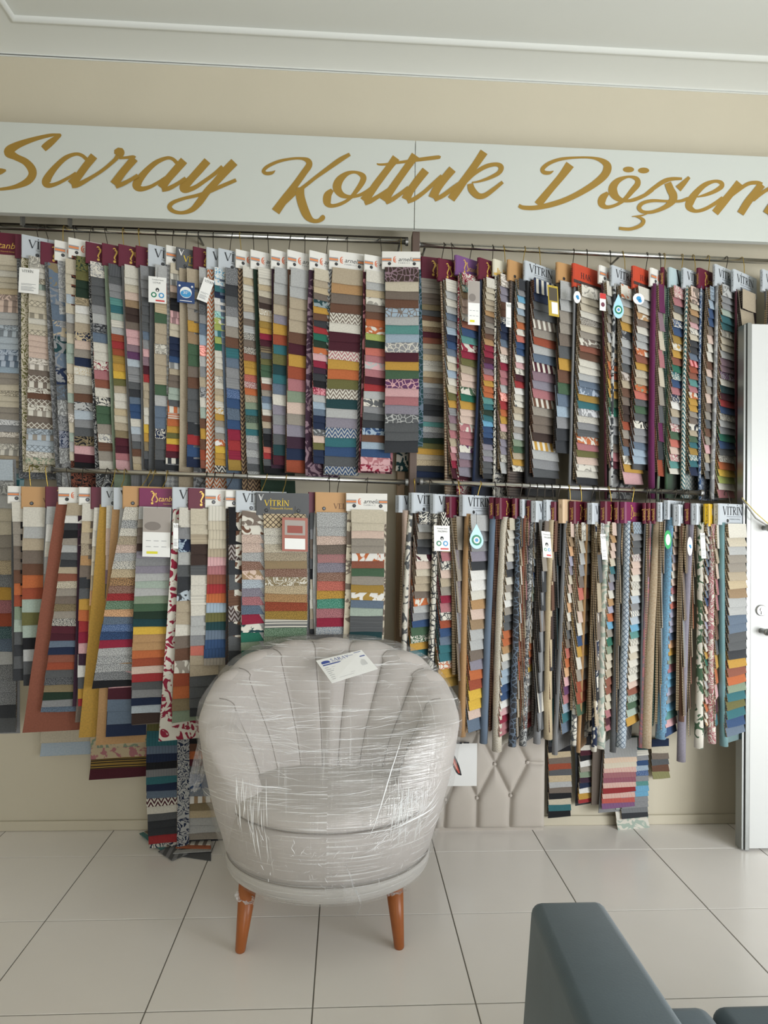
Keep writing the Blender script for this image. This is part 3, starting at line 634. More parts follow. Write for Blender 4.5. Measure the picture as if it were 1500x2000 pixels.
        for i, tk in enumerate(T):
            hgt = p*(first if i == 0 else random.uniform(.93, 1.07)); z1 = z-hgt
            if i == N_-1: z1 = zb
            o_len = min(ovn*p, PB.z-z+.006); Ls = hgt+o_len; zt = z+o_len
            thk = max(.0022, min(.0075, .42*th*p/(p+ovn*p))); cu = random.uniform(0, .003)
            prf = [(zt, .001), (zt, .0025), ((zt+z1)/2, th*.5+.001), (z1+thk*1.6, th-.0005), (z1+thk*.4, th+cu*.4), (z1, th-thk*.35+cu*.3), (z1+thk*.3, th-thk*.9), (z1+thk*1.8, th-thk*1.1), ((zt+z1)/2, th*.5-thk*.55)]
            wv = random.uniform(-.002, .002); du = random.uniform(-.0015, .0015); tilt = random.uniform(-.0022, .0022)
            stn = [0, .5, 1]; vs = []; uv = []; uo = random.random()*3
            for q in stn:
                arc = 0; sag = wv*math.sin(q*PI)
                for j, (zz, nn) in enumerate(prf):
                    if i == 0 and j < 3: nn = th*(.8, .86, .92)[j]
                    if i == 0 and j == 8: nn = th*.6
                    low = (zt-zz)/max(Ls, 1e-4); z_ = zz+(sag+tilt*(q-.5)*2)*low
                    pt = Vector((XB(zz), Yb, z_))+d*(q*Ws+du)+n_*nn; vs.append(pt)
                    uv.append((q*Ws+uo, -(PB.z-zz)*(1 if j < 5 else 1)+uo))
            m = len(prf); fs = []; mi = []
            for s_ in range(2):
                for j in range(m):
                    if j == 0: continue
                    fs.append((s_*m+j, (s_+1)*m+j, (s_+1)*m+(j+1) % m, s_*m+(j+1) % m)); mi.append(0 if 1 <= j <= 4 else 1)
            fs.append(tuple(range(m))); mi.append(1); fs.append(tuple(2*m+j for j in range(m))[::-1]); mi.append(1)
            mesh('swatch', vs, fs, [fab(tk), em], bk, uvs=uv, midx=mi)
            z = z1
    if tag:
        for tg in (tag if isinstance(tag, list) else [tag]):
            tag_part(bk, tg[0], tg[1], Yb-th-.014-(.02 if key in ('TR', 'BR') else 0), tg[2] if len(tg) > 2 else 'w')
    return bk
QUEUE = []
def B(*a, **k): QUEUE.append((a, k))
U_ = ' on the upper left rail'
# ---- upper left rail, left to right
B('TL', 'ist', -44, 450, 497, 'sample book with pale cream to grey-blue swatches, cut by the left photo edge', (-42, -38, 950, 'cr*2 iv cr cr sa bp.f bp.s bp.s lg lg pb.f pb.s pb pb sb.f sb.s sb.s lb gt gt cr cr.f cr cr gt gt gr.f gr gt.f gt iv.f iv.s be be lg tl.s tl.s', .172), C=('gr.f', -46, -42, 945), a=8, W=.178)
B('TL', 'ist', 30, 458, 503, 'narrow maroon-headed book showing only a dark grey floral strip beside the first book', None, C=('gr.f.dg', 32, 36, 935), a=24, dY=.015)
B('TL', 'vit', 43, 457, 502, 'wide silver-headed book of ivory and taupe lace patterns with olive floral edge', (56, 50, 905, 'iv.f iv iv cr.f mt.s iv cr cr.d cr cr.s iv cr cr.d bp bp bp bp gt.f gt.s tp tp.d.iv tp.s.iv tp.f.iv br tp.d.iv tp.f.iv gt.s.iv tp tp.d.iv pb.f pb.s.gt pb pb.d gt.f.iv sg.f.cr', .19), C=('ol.f.cr', 41, 44, 922), tag=('vt', [(38, 522), (77, 526), (36, 571)]), W=.2)
B('TL', 'ist', 80, 471, 515, 'maroon-headed book with blue paisley brocade swatches tapering behind a grey damask strip', (93, 117, 905, 'sb.l.kh sb.l.gr sb sb.l.be dt.l.gr sb.l.gr na.l.gr sb.f.dg lg.f dg.f.gr na.f lg.f', .07), C=('gr.f.dg', 87, 112, 925))
B('TL', 'car', 107, 468, 507, 'white-headed book with silver grey damask strip beside pale cream swatches', (128, 137, 900, 'cr*3 pb cr lg gt cr mt mt cr kh.f cr mt gt gt.f cr mt lg cr'), C=('lg.f.gr', 112, 121, 935))
B('TL', 'car', 134, 463, 502, 'white-headed book with green brocade top swatch and black red floral edge', (149, 146, 920, 'dn.f.ol ol dn dn sa.f wh iv be na.f.sa bp gt na sa.f.iv iv gt br ch.f.lg pb gr dg bk.f.kh pk mg bk'), C=('bk.f.tc', 140, 139, 922))
B('TL', 'ist', 168, 471, 513, 'first of three neighbouring maroon headers, floral tapestry top swatch, grey floral edge', (177, 195, 916, 'gr.f.iv dg dg dg gr lg gr.f.ch sb iv iv cm.f.iv rs tc iv ch.f.iv gn gn gt gr.f.iv br.h gt iv'), C=('lg.f.ch', 172, 188, 922))
B('TL', 'ist', 200, 474, 517, 'second of three neighbouring maroon headers, charcoal and teal to red swatches, sage edge', (211, 227, 918, 'ch.k dg gr gr tq.h tl.h mt iv.h lg ru.h rd ru gd.h mu ye ol be iv iv sa cr be kh bg mg rs pk', .13), C=('sg', 203, 224, 925))
B('TL', 'ist', 232, 476, 519, 'third of three neighbouring maroon headers, white and plum swatches, light grey edge', (243, 261, 918, 'iv iv cr bp ta db db tp pk pk mv pu pb gr gr.h dg ch sb bl bl iv pb gr dg br be sa', .13), C=('gr.k', 237, 257, 925))
B('TL', 'ist', 266, 479, 521, 'narrow maroon header left of silver card with white comfort tag, grey edge', (274, 282, 916, 'gr gr gr dg dg dg dg.h sb gr pk mv mg rd be be be iv iv ye mu kh dg ch', .11), C=('gr.k', 270, 277, 925))
B('TL', 'vit', 290, 476, 519, 'silver-headed book with white care tag with green ring, mustard and slate swatches, denim edge', (303, 303, 918, 'lg or mu sa.h gn be be iv.f be be be.h gn lg sb sb iv.f.na dg dg ch', .13), C=('dg', 293, 289, 925), tag=('co', [(290, 539), (325, 543), (290, 590)]))
B('TL', 'car', 325, 478, 516, 'slim white header with pale plaid edge strip and blue tag just right of it', (333, 324, 905, 'cr iv.s lg.s bp tp bk bk pk.s pk.s cr cr na na na bl lg.s be tp tp mt mt dg or.s.iv or.h.iv or mu ol ye rd bg ch.s.iv', .12), C=('lg.p.gr', 326, 322, 922))
B('TL', 'dvt', 345, 482, 526, 'charcoal header with gold letters above a navy thirty degree wash tag', (365, 365, 912, 'be be gt gt mu ta gn gn tp br dg dg dg ch rd bl na', .13), C=('be', 350, 349, 935), W=.19, tag=('bl', [(346, 549), (380, 553), (346, 590)], 'blue'))
B('TL', 'ist', 378, 481, 524, 'maroon header beside tilted white tag, charcoal leaf edge and blue grey swatches', (389, 392, 915, 'lg lg.b ch ch.b gr sb lb co.f lg gr be dg.f iv mt br mu br ru tc', .12), C=('dg.l.gr', 380, 378, 930), tag=('vt', [(399, 541), (419, 549), (384, 584)]))
B('TL', 'vit', 404, 482, 524, 'silver header above an orange and white zigzag ikat edge strip', (419, 421, 922, 'sk.f.wh sk.f.wh tl na wh wh.k tq.f ly.l.iv ly tl.s ly em iv iv iv be iv.f iv be sa iv.h mu.f.iv mu gt lg gt or.l.wh ye mu mu iv.z.ch', .12), C=('iv.z.ora', 405, 402, 935))
B('TL', 'vit', 427, 484, 525, 'silver header with mottled grey, denim, crimson and mustard swatches in a column', (441, 447, 918, 'dg.b ch dg gr.b lg gt br tl.h sb gr gr.h bl.b bl sb.b bl cm rd cm.h gd', .135), C=('sb', 428, 444, 925))
B('TL', 'car', 461, 486, 522, 'first white printed header with dark brown woven braid edge', (475, 484, 932, 'iv sa iv.h cr cr be.h lg tp.h lg.h ch.b.iv tp db.b.iv tc mu.b mu co.b cm.b.iv or be.b sg tl dn.b sg tl lg.b gr lg.b gr dg lg.b', .12), C=('db.z.ta', 465, 474, 935))
B('TL', 'car', 490, 487, 524, 'white printed header with dark green edge and mixed woven swatches', (504, 516, 925, 'iv.h iv sa cr tp db iv.f.be sa gd mu cm mg kh.h.db dg ol gn gn iv.h tc gt sb lb iv.h br be dg bk bk co.h rd dg.h bk', .11), C=('dn', 495, 510, 935))
B('TL', 'car', 530, 486, 524, 'white printed header with dark plum edge and velvet swatches from silver to wine', (537, 534, 908, 'lg lg gt be li mu ru tl ol dt tl sb iv li gr li dg dt mg', .125), C=('pl', 531, 530, 915))
B('TL', 'car', 562, 487, 525, 'white printed header with brown edge and broad velvet swatches ending in rust', (568, 559, 922, 'lg lg be be be br mg mu ru rs sg bp gt li pl na ru', .135), C=('br', 563, 557, 924))
B('TL', 'car', 605, 488, 526, 'white printed header with plum marbled edge and emerald, wine and navy swatches', (614, 613, 905, 'cr be sa tp dt.l mu br ch rd em dn or.l.lg pk cm pl ch bk cm.f lg lb sb na na dg.l bp ol na na', .12), C=('pl.l.mv', 604, 597, 935))
B('TL', 'car', 643, 488, 525, 'fully visible white printed header with grey blue geometric swatches and orange band', (650, 634, 926, 'be ca tp br tp.z.iv iv mg mg rs.z.iv mu or ol iv.z.tp dt lg li lg.z.bl tl bl dg lg.z.bl', .142), C=('lg.z.dg', 642, 632, 928), a=13)
B('TL', 'car', 712, 496, 530, 'white header partly covered by the tilted header, pink geometric last swatch', (716, 704, 920, 'iv lg sa iv.l tp br or iv.l.ora ly dn co rs pk.l.lg rs mg rd lg iv.l.dg gr dg ch lb.l.bl br lb bl pk.l.rs pk.l.cm', .14), C=('mg.l.rs', 710, 700, 922), a=18)
B('TL', 'car', 746, 491, 525, 'rightmost white header on the left rail, tilted, cracked-ice patterned swatches', (752, 751, 884, 'db.g.mv cr tp br lb.g.tp lg tq lb gr.g.iv mg mu gn pu.g.pk pk rs li dg.g.lg dg dg ch', .148), C=('dt.g.sb', 750, 752, 870), a=-4, dY=-.035, W=.172)
B('LO', None, 772, 870, 885, 'dark swatch and cream cloth end peeking out under the tilted header book', (774, 772, 920, 'dt.l.iv', .06), C=('cr', 780, 778, 918), a=5, W=.07, dY=-.02)
# ---- upper right rail
B('TR', 'ist', 823, 500, 545, 'maroon header right of the post with full gold script, woven neutral swatches', (820, 806, 932, 'gt.h gt.h tp.h tp.h kh dg br sa ta.b bg tc be gt sa iv.b iv.h sa ta lg gr gr.b dg ch ch gr tq lg.b gr.b dn ol mu be sa.b ch na', .15), C=('dg', 822, 806, 930, .004), a=12, W=.2, dY=.045)
B('TR', 'ist', 857, 503, 547, 'maroon header with beige braided edge tube and scattered pale blue swatches', (872, 884, 935, 'iv.h lg iv.h lg sb gr lb.h na bl sb iv cr lb iv cr.h ol mu gr.h mv gt rs be pk rs cm mg', .1), C=('be.h.br', 860, 869, 950), edge='t')
B('TR', 'pur', 891, 497, 535, 'purple header with gold script and crimson floral edge', (904, 897, 930, 'iv.f.cm iv.f.tq ta bp bp iv.l.sb tc bl tq iv.l.cm cm ol be bp bp iv.l.gn em mu bp bp iv.l.rs rs rs iv.l.pu li mv li', .12), C=('iv.f.cm', 895, 892, 930), tag=('ph', [(914, 548), (937, 550), (914, 634)], 'photo'))
B('TR', 'ist', 936, 502, 544, 'maroon header with a plain navy edge tube', (951, 944, 935, 'iv cr cr be be ca tp gt tp br ca cm cm mg pu mv co mu or or tq tl dn tl sk bl bl na li gr li dg dg ch', .11), C=('na', 938, 921, 940))
B('TR', 'cre', 965, 505, 537, 'cream card header with a gold skyline and zebra striped edge tube', (979, 979, 925, 'gt.f li li br br iv.f.na na na sb bp gt.f cm rs rs lg co.f rd or mu pk be.f li li iv.f lg', .1), C=('bk.f.iv', 967, 963, 940), tag=('vt', [(988, 590), (998, 592), (988, 638)]))
B('TR', 'kra', 994, 506, 546, 'plain kraft header with a patchwork brown edge tube', (1014, 1002, 920, 'ch gr sk wh lb gt or iv.l.ora co bl bl wh pk iv.l mg rd wh iv iv.l.dg be cr lg gt lg sg gn be mu iv.l'), C=('tp.h.db', 997, 991, 930))
B('TR', 'vit', 1026, 508, 546, 'wide silver header with black edge, bold striped swatches and gold framed tag', (1044, 1042, 932, 'iv.s.na na dg dg iv.s.tp gt ru lg sb iv.s.mg mv li rs iv.s.br gt tp tp db iv.s.mu lg gr dg', .17), C=('bk', 1029, 1026, 935), edge='r', tag=('', [(1069, 556), (1089, 560), (1072, 616)], 'gold'), W=.21)
B('TR', 'kra', 1089, 511, 551, 'second kraft header with large velvet swatches in grey, mustard and green', (1096, 1086, 884, 'lg lg gt gt tp dg mu br gn sb lb gr ch ch', .14), edge='d', a=24)
B('TR', 'hak', 1121, 513, 558, 'wide orange red header with black band, oval tag and neutral wool swatches', (1137, 1127, 945, 'iv.l cr cr iv db.b.iv cr gt tp.l.iv tc br iv iv lg sb sb.l gd tl gr.l iv.b gr dg.h or.l.iv rs ol bp iv.l iv ch', .148), C=('gr.k', 1122, 1110, 950), tag=('oval', [(1120, 568), (1134, 569), (1120, 592)]))
B('TR', 'car', 1172, 517, 551, 'narrow white and orange header with red tag and wine edge tube', (1186, 1192, 915, 'iv lg lg gt gt lg be ta or ru mu mu gn em lg gr dg tp rs bg', .11), C=('mg', 1176, 1182, 925), tag=('', [(1171, 572), (1183, 574), (1171, 606)], 'redw'))
B('TR', 'vit', 1196, 517, 557, 'silver header with blue drop tag and a black and white pebble edge tube', (1214, 1220, 945, 'iv.l.ora lg be be mu ch.l lg gr gr dg tp.l be br tp db db ru gt br sb iv.l mu pk', .14), C=('lg.l.ch', 1199, 1190, 950, .012), tag=('drop', [(1197, 573), (1218, 575), (1197, 622)]))
B('TR', 'hak', 1238, 518, 561, 'narrower orange red header with round tag and bouclé wool swatches', (1248, 1238, 905, 'iv lg iv ca.l.iv tp iv lg.b lg or.l.iv tc mu cr.b be or.l.sg co dg gn dg iv.l.bk gr gr sb lb lb', .14), C=('dg', 1240, 1236, 915), edge='r', tag=('oval', [(1236, 572), (1258, 574), (1236, 594)]))
B('TR', 'car', 1272, 522, 557, 'white header with orange side and a bright purple velvet edge', (1288, 1286, 930, 've mv cr rs cr gt dg ve ch ru', .06), C=('ve', 1275, 1268, 945, .018))
B('TR', 'ist', 1297, 521, 561, 'closed maroon header seen from its spine, olive to orange woven edges', (1308, 1302, 930, 'sg sg ol em tl gn ru ca or', .05), C=('sg', 1299, 1284, 938), edge='n', a=55, W=.1)
B('TR', 'wsl', 1309, 521, 560, 'pale blue header with one huge black letter and blossom print swatches', (1318, 1309, 925, 'iv.f.rs rs dg cr iv.f.bl bl gd iv.l.mu mu tc em iv.f.tl bl rs iv.f.na wh be gr iv.f.rs gn co bp iv.f.rs tq iv', .13), C=('gn', 1311, 1300, 930))
B('TR', 'vit', 1336, 522, 561, 'silver header above a teal and white chevron edge tube', (1351, 1349, 928, 'bp.l.tp bp.l.tp cr ca tp pk iv.l.dg cr ch ch sb rd.s ru tc tq rs iv.l.ora mu mu gt tp iv.l.ch be gn tl gd iv.z.tl tl na', .12), C=('iv.z.tl', 1341, 1331, 950, .012))
B('TR', 'ist', 1366, 522, 561, 'maroon header with gold spine lettering and blue paisley edge', (1388, 1378, 935, 'lb.f lb bl bl tp bp iv iv br bp gr gt bp tp gt dg br gt pk be gr dg', .1), C=('pb.f.bl', 1369, 1366, 940))
B('TR', 'vit', 1398, 515, 557, 'silver header beside wide silver one, marbled grey edge tube and teal swatches', (1412, 1404, 972, 'lg.l gr gr mt tl tl iv.l cr cr lg mv mv lg.f.pu iv dt mg rd bl iv.f lg gr em bl dg iv.f or ye ly iv rs', .14), C=('gr.l.lg', 1400, 1388, 955, .012))
B('TR', 'vit', 1434, 525, 567, 'wide silver header nearest the door with wine red edge and beige swatches', (1452, 1450, 780, 'be be gt gt gt tp', .12), C=('mg', 1438, 1442, 950), edge='d')
B('TR', 'vit', 1491, 525, 567, 'silver header at the right photo edge, mostly hidden above the door', (1508, 1500, 760, 'gr gr dg', .12), C=('dg', 1496, 1494, 760))
# ---- lower left rail
B('LO', None, -22, 700, 900, 'headerless book at the far left with fur-like pale to dark swatches', (-20, -14, 1432, 'pb lg.f lg cr cr gt gt sa.b dg.b mu rs.b ru dt.b sb.b lg dg.b dg.b dg.b ch dg', .09), C=('gr', -22, -16, 1435), a=5, W=.11, dY=-.165)
B('BL', 'car', 15, 949, 983, 'leftmost white header on the lower rail with black edge strip', (23, 26, 1330, 'iv gt gt tp tp br or ru sg mt dg ch dg ch', .1), C=('dg', 22, 24, 1330))
B('BL', 'kra', 42, 950, 993, 'leftmost kraft header with one brown letter and broad plain swatches', (46, 46, 1340, 'iv lg be tp br or ru mt ol mt bk lg dg ch', .15), C=('bk', 39, 33, 1325))
B('BL', 'ist', 89, 950, 992, 'maroon header behind the long terracotta cloth, grey white swatches', (92, 86, 1250, 'lg wh iv lg lg gt lg gr', .12), C=('gr', 88, 84, 1250), dY=-.004)
B('BL', 'car', 114, 951, 985, 'white header with a long flaring terracotta cover cloth', (131, 79, 1392, 'be wh ch bk gt lg dg ch be tc cr.b gt tp kh.b gt ch.b.iv bg mg sb na tc ru dg ch.b kh dn gr sb.b', .135), C=('tc', 110, 43, 1432), a=10, cover_right=168, dY=-.045)
B('BL', 'car', 154, 951, 986, 'white header with a plum edge strip right of the terracotta cloth', (161, 152, 1380, 'iv sa be be.b ca tp ch dg mu or rd cm pk pl wh dg mu rd', .07), C=('pl', 152, 141, 1380), dY=-.04)
B('BL', 'ist', 178, 951, 994, 'slim maroon header with dark taupe edge and cream to orange swatches', (184, 168, 1410, 'iv iv cr cr be ap mu ap co tc lg dt lg rd', .06), C=('tp', 179, 146, 1412), dY=-.045, W=.15)
B('BL', 'vit', 198, 951, 990, 'silver header with a long mustard velvet cover strip', (208, 197, 1420, 'iv bp bp bp mv dg lg lg dg dg ol dg ch bk mg', .06), C=('mu.w.gd', 194, 153, 1442), dY=-.076, a=8, W=.15, cover_right=192)
B('BL', 'vit', 222, 952, 995, 'silver header with a tan cover cloth and blue pink swatches at its foot', (234, 207, 1440, 'lg lg be tp tp tp tp ca ca be ca ca pk pk mg sb sb na', .15), C=('ca', 219, 186, 1458), dY=-.088, cover_right=283, a=12)
B('BL', 'kra', 240, 949, 993, 'kraft header with speckled bouclé swatches running red, green, blue to black', (243, 180, 1345, 'iv.b lg.b.dg iv.b be.b bp.b lg.b iv.b.dg sa.b ca.b.db br.b rd.b gn.b ap.b sb.b bl.b bl.b.na cm lg.b lg.b.dg lg.b.dg dg.b bk', .158), a=14, dY=-.1)
B('BL', 'mag', 272, 953, 992, 'magenta header with full gold script above a photo card of a grey sofa', (271, 256, 1415, 'lg gt tp tp db li gr li lg mt lg sg gn dn dt ye ca ca or ru bp rd dg gr na pb db', .145), C=('tp', 268, 258, 1416), dY=-.102, a=12, tag=('ph', [(280, 990), (334, 992), (278, 1087)], 'photo'))
B('BL', 'vit', 337, 951, 994, 'silver header with a crimson scroll print on white cloth that forms its foot', (350, 335, 1412, 'iv gr na.l.lb lg dg ch pb.l.ch be be iv tp br iv.l.gt ru or kh sg', .11), C=('iv.l.cm', 338, 309, 1450), dY=-.104, a=16, cover_right=395, tag=('vt', [(338, 1021), (348, 1022), (338, 1071)]))
B('BL', 'ist', 368, 953, 996, 'maroon header over slate edge strip and fine cream and grey swatches', (373, 370, 1400, 'cr cr be.h db db dg.h iv iv iv.h iv lg lg gr co be be dg dg dg ch', .11), C=('sb.h.dg', 364, 354, 1405), dY=-.104, a=18)
B('BL', 'car', 401, 955, 991, 'white header over corduroy swatches from cream through red to blue', (408, 398, 1300, 'iv.c cr.c cr.c cr.c be.c pk.c rs.c tc.c rd.c ora.c lb.c ol.c dt.c sb.c bl.c bl.c gt.c', .125), C=('cr', 396, 381, 1350), dY=-.1, a=14)
B('BL', 'car', 441, 958, 993, 'very slim white header with black brown edge and charcoal swatches', (446, 446, 1300, 'bk bk db.z ch dg br.h db.z ch dg ch', .08), C=('db.z.ch', 442, 440, 1300), dY=-.1, a=20)
B('BL', 'vit', 461, 958, 1000, 'silver header with brown and white wave edge and bouclé swatches', (473, 471, 1290, 'iv.l.tp iv.l.br bp.b bp.b lg.b br.b bp.l.ta pb.b li.b rs.b sb.b cm iv.l.dt em sg em', .11), C=('iv.l.br', 462, 452, 1300), dY=-.1, a=18)
B('BL', 'dvt', 500, 962, 1006, 'large charcoal header with full gold lettering and speckled swatches', (514, 515, 1262, 'sa.d.db iv.b iv.b cr.b be.b kh.b.ta br.b iv.f.kh sa.b ca.b ru.b gd.b iv.h.dg gn.b sg.b', .168), C=('gr.b.lg', 499, 498, 1270), dY=-.115, a=3, ht=.006, tag=('', [(551, 1010), (601, 1012), (551, 1076)], 'redframe'))
B('BL', 'ist', 603, 961, 1004, 'thin maroon header squeezed between the charcoal and the kraft header', (606, 606, 1250, 'dg gr tp tp dg bk cr iv iv be gt ch', .1), C=('gr.b', 600, 600, 1250), dY=-.06, a=14)
B('BL', 'kra', 616, 961, 1003, 'kraft header with three brown letters over speckled rose and mustard swatches', (618, 617, 1240, 'lg.b lg.b bp.b tp.b rs.b.tp li.b br.b co.b mu.b em.b rs.b cm lg.b.sb', .13), C=('lg', 614, 614, 1240), dY=-.08, a=8, W=.18)
B('BL', 'car', 676, 963, 998, 'rightmost white header of the lower left rail, fully visible above the chair', (686, 682, 1250, 'cr cr bp gt gt wh.l.ora tc gn gt gd wh.l.gd sb mt dg.h dg.h dt', .132), C=('cr.l.tp', 678, 670, 1250), dY=-.105, a=-2, W=.168)
# ---- lower right rail
B('BR', 'vit', 781, 967, 1001, 'first silver header right of the post with blush edge cloth', (800, 790, 1240, 'gt gt gr dg gt', .08), C=('bp', 785, 780, 1245, .03), a=42, dY=.03)
B('BR', 'vit', 806, 962, 1002, 'second silver header with fern leaf print and brown bordered swatches', (819, 800, 1285, 'iv.f.ch lg gt dg ch iv.l.mg bp cr be be tp iv.l.ora lg gr bl gn iv.f.gn mu tl', .14), C=('iv.l.dg', 798, 783, 1290), a=34, edge='r')
B('BR', 'vit', 848, 965, 1003, 'silver header with black tribal print edge and white care tag', (863, 857, 1345, 'iv.z.bk cr bp ta rs iv.g.ch bp be gt cm rs iv.g.ch ru bl sb tl tl iv.g.ora mu gd', .15), C=('iv.g.ch', 846, 832, 1340, .018), a=34, edge='g', tag=('pa', [(847, 1026), (878, 1027), (848, 1076)]))
B('BR', 'ist', 881, 970, 1011, 'blank maroon header with taupe edge between two silver headers', (893, 896, 1330, 'gt gt gt gr tp', .08), C=('li.w.tp', 884, 897, 1350), a=48)
B('BR', 'vit', 906, 966, 1008, 'wide silver header with long camel tube, blue drop tag and velvet swatches', (921, 915, 1432, 'lg gr gr li ch wh wh iv ca bp ta lg lg tp li or ru ye ye bp sb', .15), C=('ca', 909, 894, 1438, .022), a=40, W=.215, tag=('drop', [(917, 1022), (944, 1024), (917, 1072)]))
B('BR', 'ist', 965, 971, 1013, 'maroon header seen edge-on with a smooth slate blue tube', (978, 965, 1440, 'tp rs ru br gr gr be pl', .04), C=('sb.w.sb', 960, 939, 1455, .02), edge='r', a=60, W=.11)
B('BR', 'ist', 979, 972, 1014, 'maroon header with full front over cream bouclé tube', (997, 976, 1440, 'cr iv iv iv iv gr ch iv gt iv wh gt dg dg or or ca iv lg lb lb bl bl wh pk cm rs rs', .13), C=('iv.b.be', 981, 963, 1470, .024), a=50)
B('BR', 'ist', 1009, 973, 1013, 'maroon header over a black and blue maze print tube', (1020, 1010, 1440, 'dg be iv gt lg be tc ru gt be gt', .06), C=('ch.g.sb', 1010, 995, 1460, .02), a=56, W=.14)
B('BR', 'vit', 1023, 975, 1012, 'silver spine header with a bright rust strip', (1034, 1024, 1430, 'rs mv dg rs bg be tc ru gr co be', .06), C=('tc', 1024, 1018, 1440, .012), a=56, W=.14, edge='t')
B('BR', 'ist', 1036, 977, 1019, 'maroon header over a fine grey squiggle tube with pink foot', (1046, 1024, 1425, 'gr gr li wh cr pb dg bl pb mt mt gr dg wh wh iv cr or or ru ye wh wh gt gt pk bp co rd', .09), C=('lg.f.dg', 1036, 1016, 1458, .018), a=50, W=.16)
B('BR', 'vit', 1049, 978, 1020, 'silver header with a plain grey tube and a white care tag', (1066, 1052, 1430, 'tp gt ch ch tp ch dg ch iv dg', .08), C=('gr', 1055, 1044, 1455, .018), a=50, edge='d', tag=('pa', [(1057, 1037), (1074, 1039), (1061, 1088)]))
B('BR', 'vit', 1070, 976, 1020, 'silver header with a long smooth cream satin tube', (1086, 1074, 1430, 'br tp br db ch db tp', .06), C=('sa', 1073, 1064, 1445, .022), a=50, edge='r', W=.16)
B('BR', 'ist', 1086, 980, 1021, 'dark maroon header over a navy slate edge', (1096, 1086, 1440, 'ch dg dt ch na', .04), C=('dt', 1090, 1078, 1450, .008), a=58, W=.12, edge='d')
B('BR', 'bei', 1102, 975, 1022, 'beige header with large letter and grey tube with sky blue foot', (1116, 1098, 1435, 'bp ta ap lv li cr bp.b iv ap iv gt.b dg tp co.b or ap pk pu rs lb.b tl sb', .11), C=('gr.k', 1103, 1080, 1475, .014), a=46, W=.17)
B('BR', 'ist', 1124, 979, 1023, 'maroon magenta header with black and white check tube', (1138, 1128, 1400, 'iv.g iv lg gr tp co be bp iv bl mu iv gt ru ru gn', .1), C=('iv.g.dg', 1125, 1117, 1458, .014), a=46)
B('BR', 'ist', 1148, 981, 1023, 'closed maroon header over a camel board with woven beige edges', (1164, 1152, 1420, 'be be sa be gt ca ru be dg dg na', .04), C=('ca', 1146, 1128, 1470, .01), a=54, W=.13, cover_right=1158)
B('BR', 'vit', 1159, 982, 1024, 'silver header with navy and white geometric tube and white tag', (1176, 1164, 1420, 'lg.g dg be tp tp bk be', .06), C=('iv.l.na', 1163, 1157, 1470, .014), a=48, tag=('vt', [(1172, 1043), (1182, 1043), (1176, 1093)]))
B('BR', 'ist', 1185, 979, 1023, 'magenta header with cream tube faintly printed green', (1198, 1184, 1430, 'bp ca bp bp cr tl gr li iv ca lv ora sk gt em sg cr cr be tc tc cr cr rs mg rs', .1), C=('iv.l.mt', 1182, 1166, 1462, .024), a=48)
B('BR', 'ist', 1209, 980, 1022, 'maroon header with a plain charcoal grey ribbed tube', (1219, 1206, 1430, 'dg be be gt tp', .04), C=('dg', 1208, 1194, 1470, .016), a=56, W=.13)
B('BR', 'mag', 1223, 980, 1022, 'wide magenta header with blue white diamond print tube and white blue swatches', (1238, 1225, 1420, 'lb.z.dg gr dg dg iv.z.mv bp bp iv iv.z iv pb gr iv.d.sb pb sk tq iv.z iv cr iv iv.z iv bp tc mt.z gn mt mu', .125), C=('pb.d.sb', 1222, 1206, 1460, .024), a=44, W=.185, cover_right=1248)
B('BR', 'ist', 1262, 982, 1023, 'leftmost of three maroon spines side by side, grey loops below', (1270, 1256, 1440, 'dg ch dg gr', .03), C=('dg', 1261, 1252, 1455, .006), a=62, W=.1)
B('BR', 'ist', 1271, 982, 1023, 'middle of three maroon spines side by side, mauve paisley tube', (1281, 1266, 1440, 'dt gr mv gr', .03), C=('rs.l.mv', 1269, 1251, 1462, .014), a=62, W=.1, edge='n')
B('BR', 'ist', 1281, 982, 1023, 'rightmost of three maroon spines side by side, broad tan velvet tube', (1294, 1282, 1430, 'gt tc tl mv dg rs gr rs', .04), C=('be.w.ta', 1281, 1256, 1462, .026), a=58, W=.12, cover_right=1294, edge='n')
B('BR', 'vit', 1293, 981, 1019, 'slim silver spine header with a green ring tag', (1300, 1292, 1425, 'gr lg tl gr', .04), C=('gr', 1294, 1290, 1430, .01), a=58, W=.15, tag=('ring', [(1297, 1035), (1311, 1036), (1297, 1072)]))
B('BR', 'vit', 1307, 977, 1015, 'silver header with a bright sky blue tube and pastel velvet swatches', (1320, 1300, 1440, 'bp bp cr bp li bp iv bp rs wh co lv lv lv bl.w.sb ap mu sg rs sk sk lv gr sk tq pk bl', .12), C=('sk.w.sb', 1306, 1283, 1445, .026), a=42, W=.17)
B('BR', 'vit', 1328, 985, 1027, 'lower set silver header with brown strip and red white tag', (1343, 1336, 1400, 'tp tp gr tp', .04), C=('br', 1331, 1329, 1410, .014), a=52, tag=('oval', [(1342, 1048), (1352, 1049), (1342, 1085)]))
B('BR', 'ist', 1348, 982, 1024, 'maroon header over the longest smooth lilac grey tube', (1362, 1346, 1440, 'tp tp gt ora be tc br gt', .04), C=('li', 1348, 1326, 1488, .022), a=56, W=.14, cover_right=1360)
B('BR', 'vit', 1363, 983, 1025, 'silver header with white tube printed with green leaves', (1384, 1380, 1420, 'iv.f.sb iv lg gr sb sb iv gr sb bl bp iv lv lg gr iv mu em sg iv lg sg pk or iv ca.l.iv', .08), C=('iv.l.gn', 1366, 1360, 1464, .022), a=48, tag=('vt', [(1367, 1041), (1376, 1041), (1370, 1091)]))
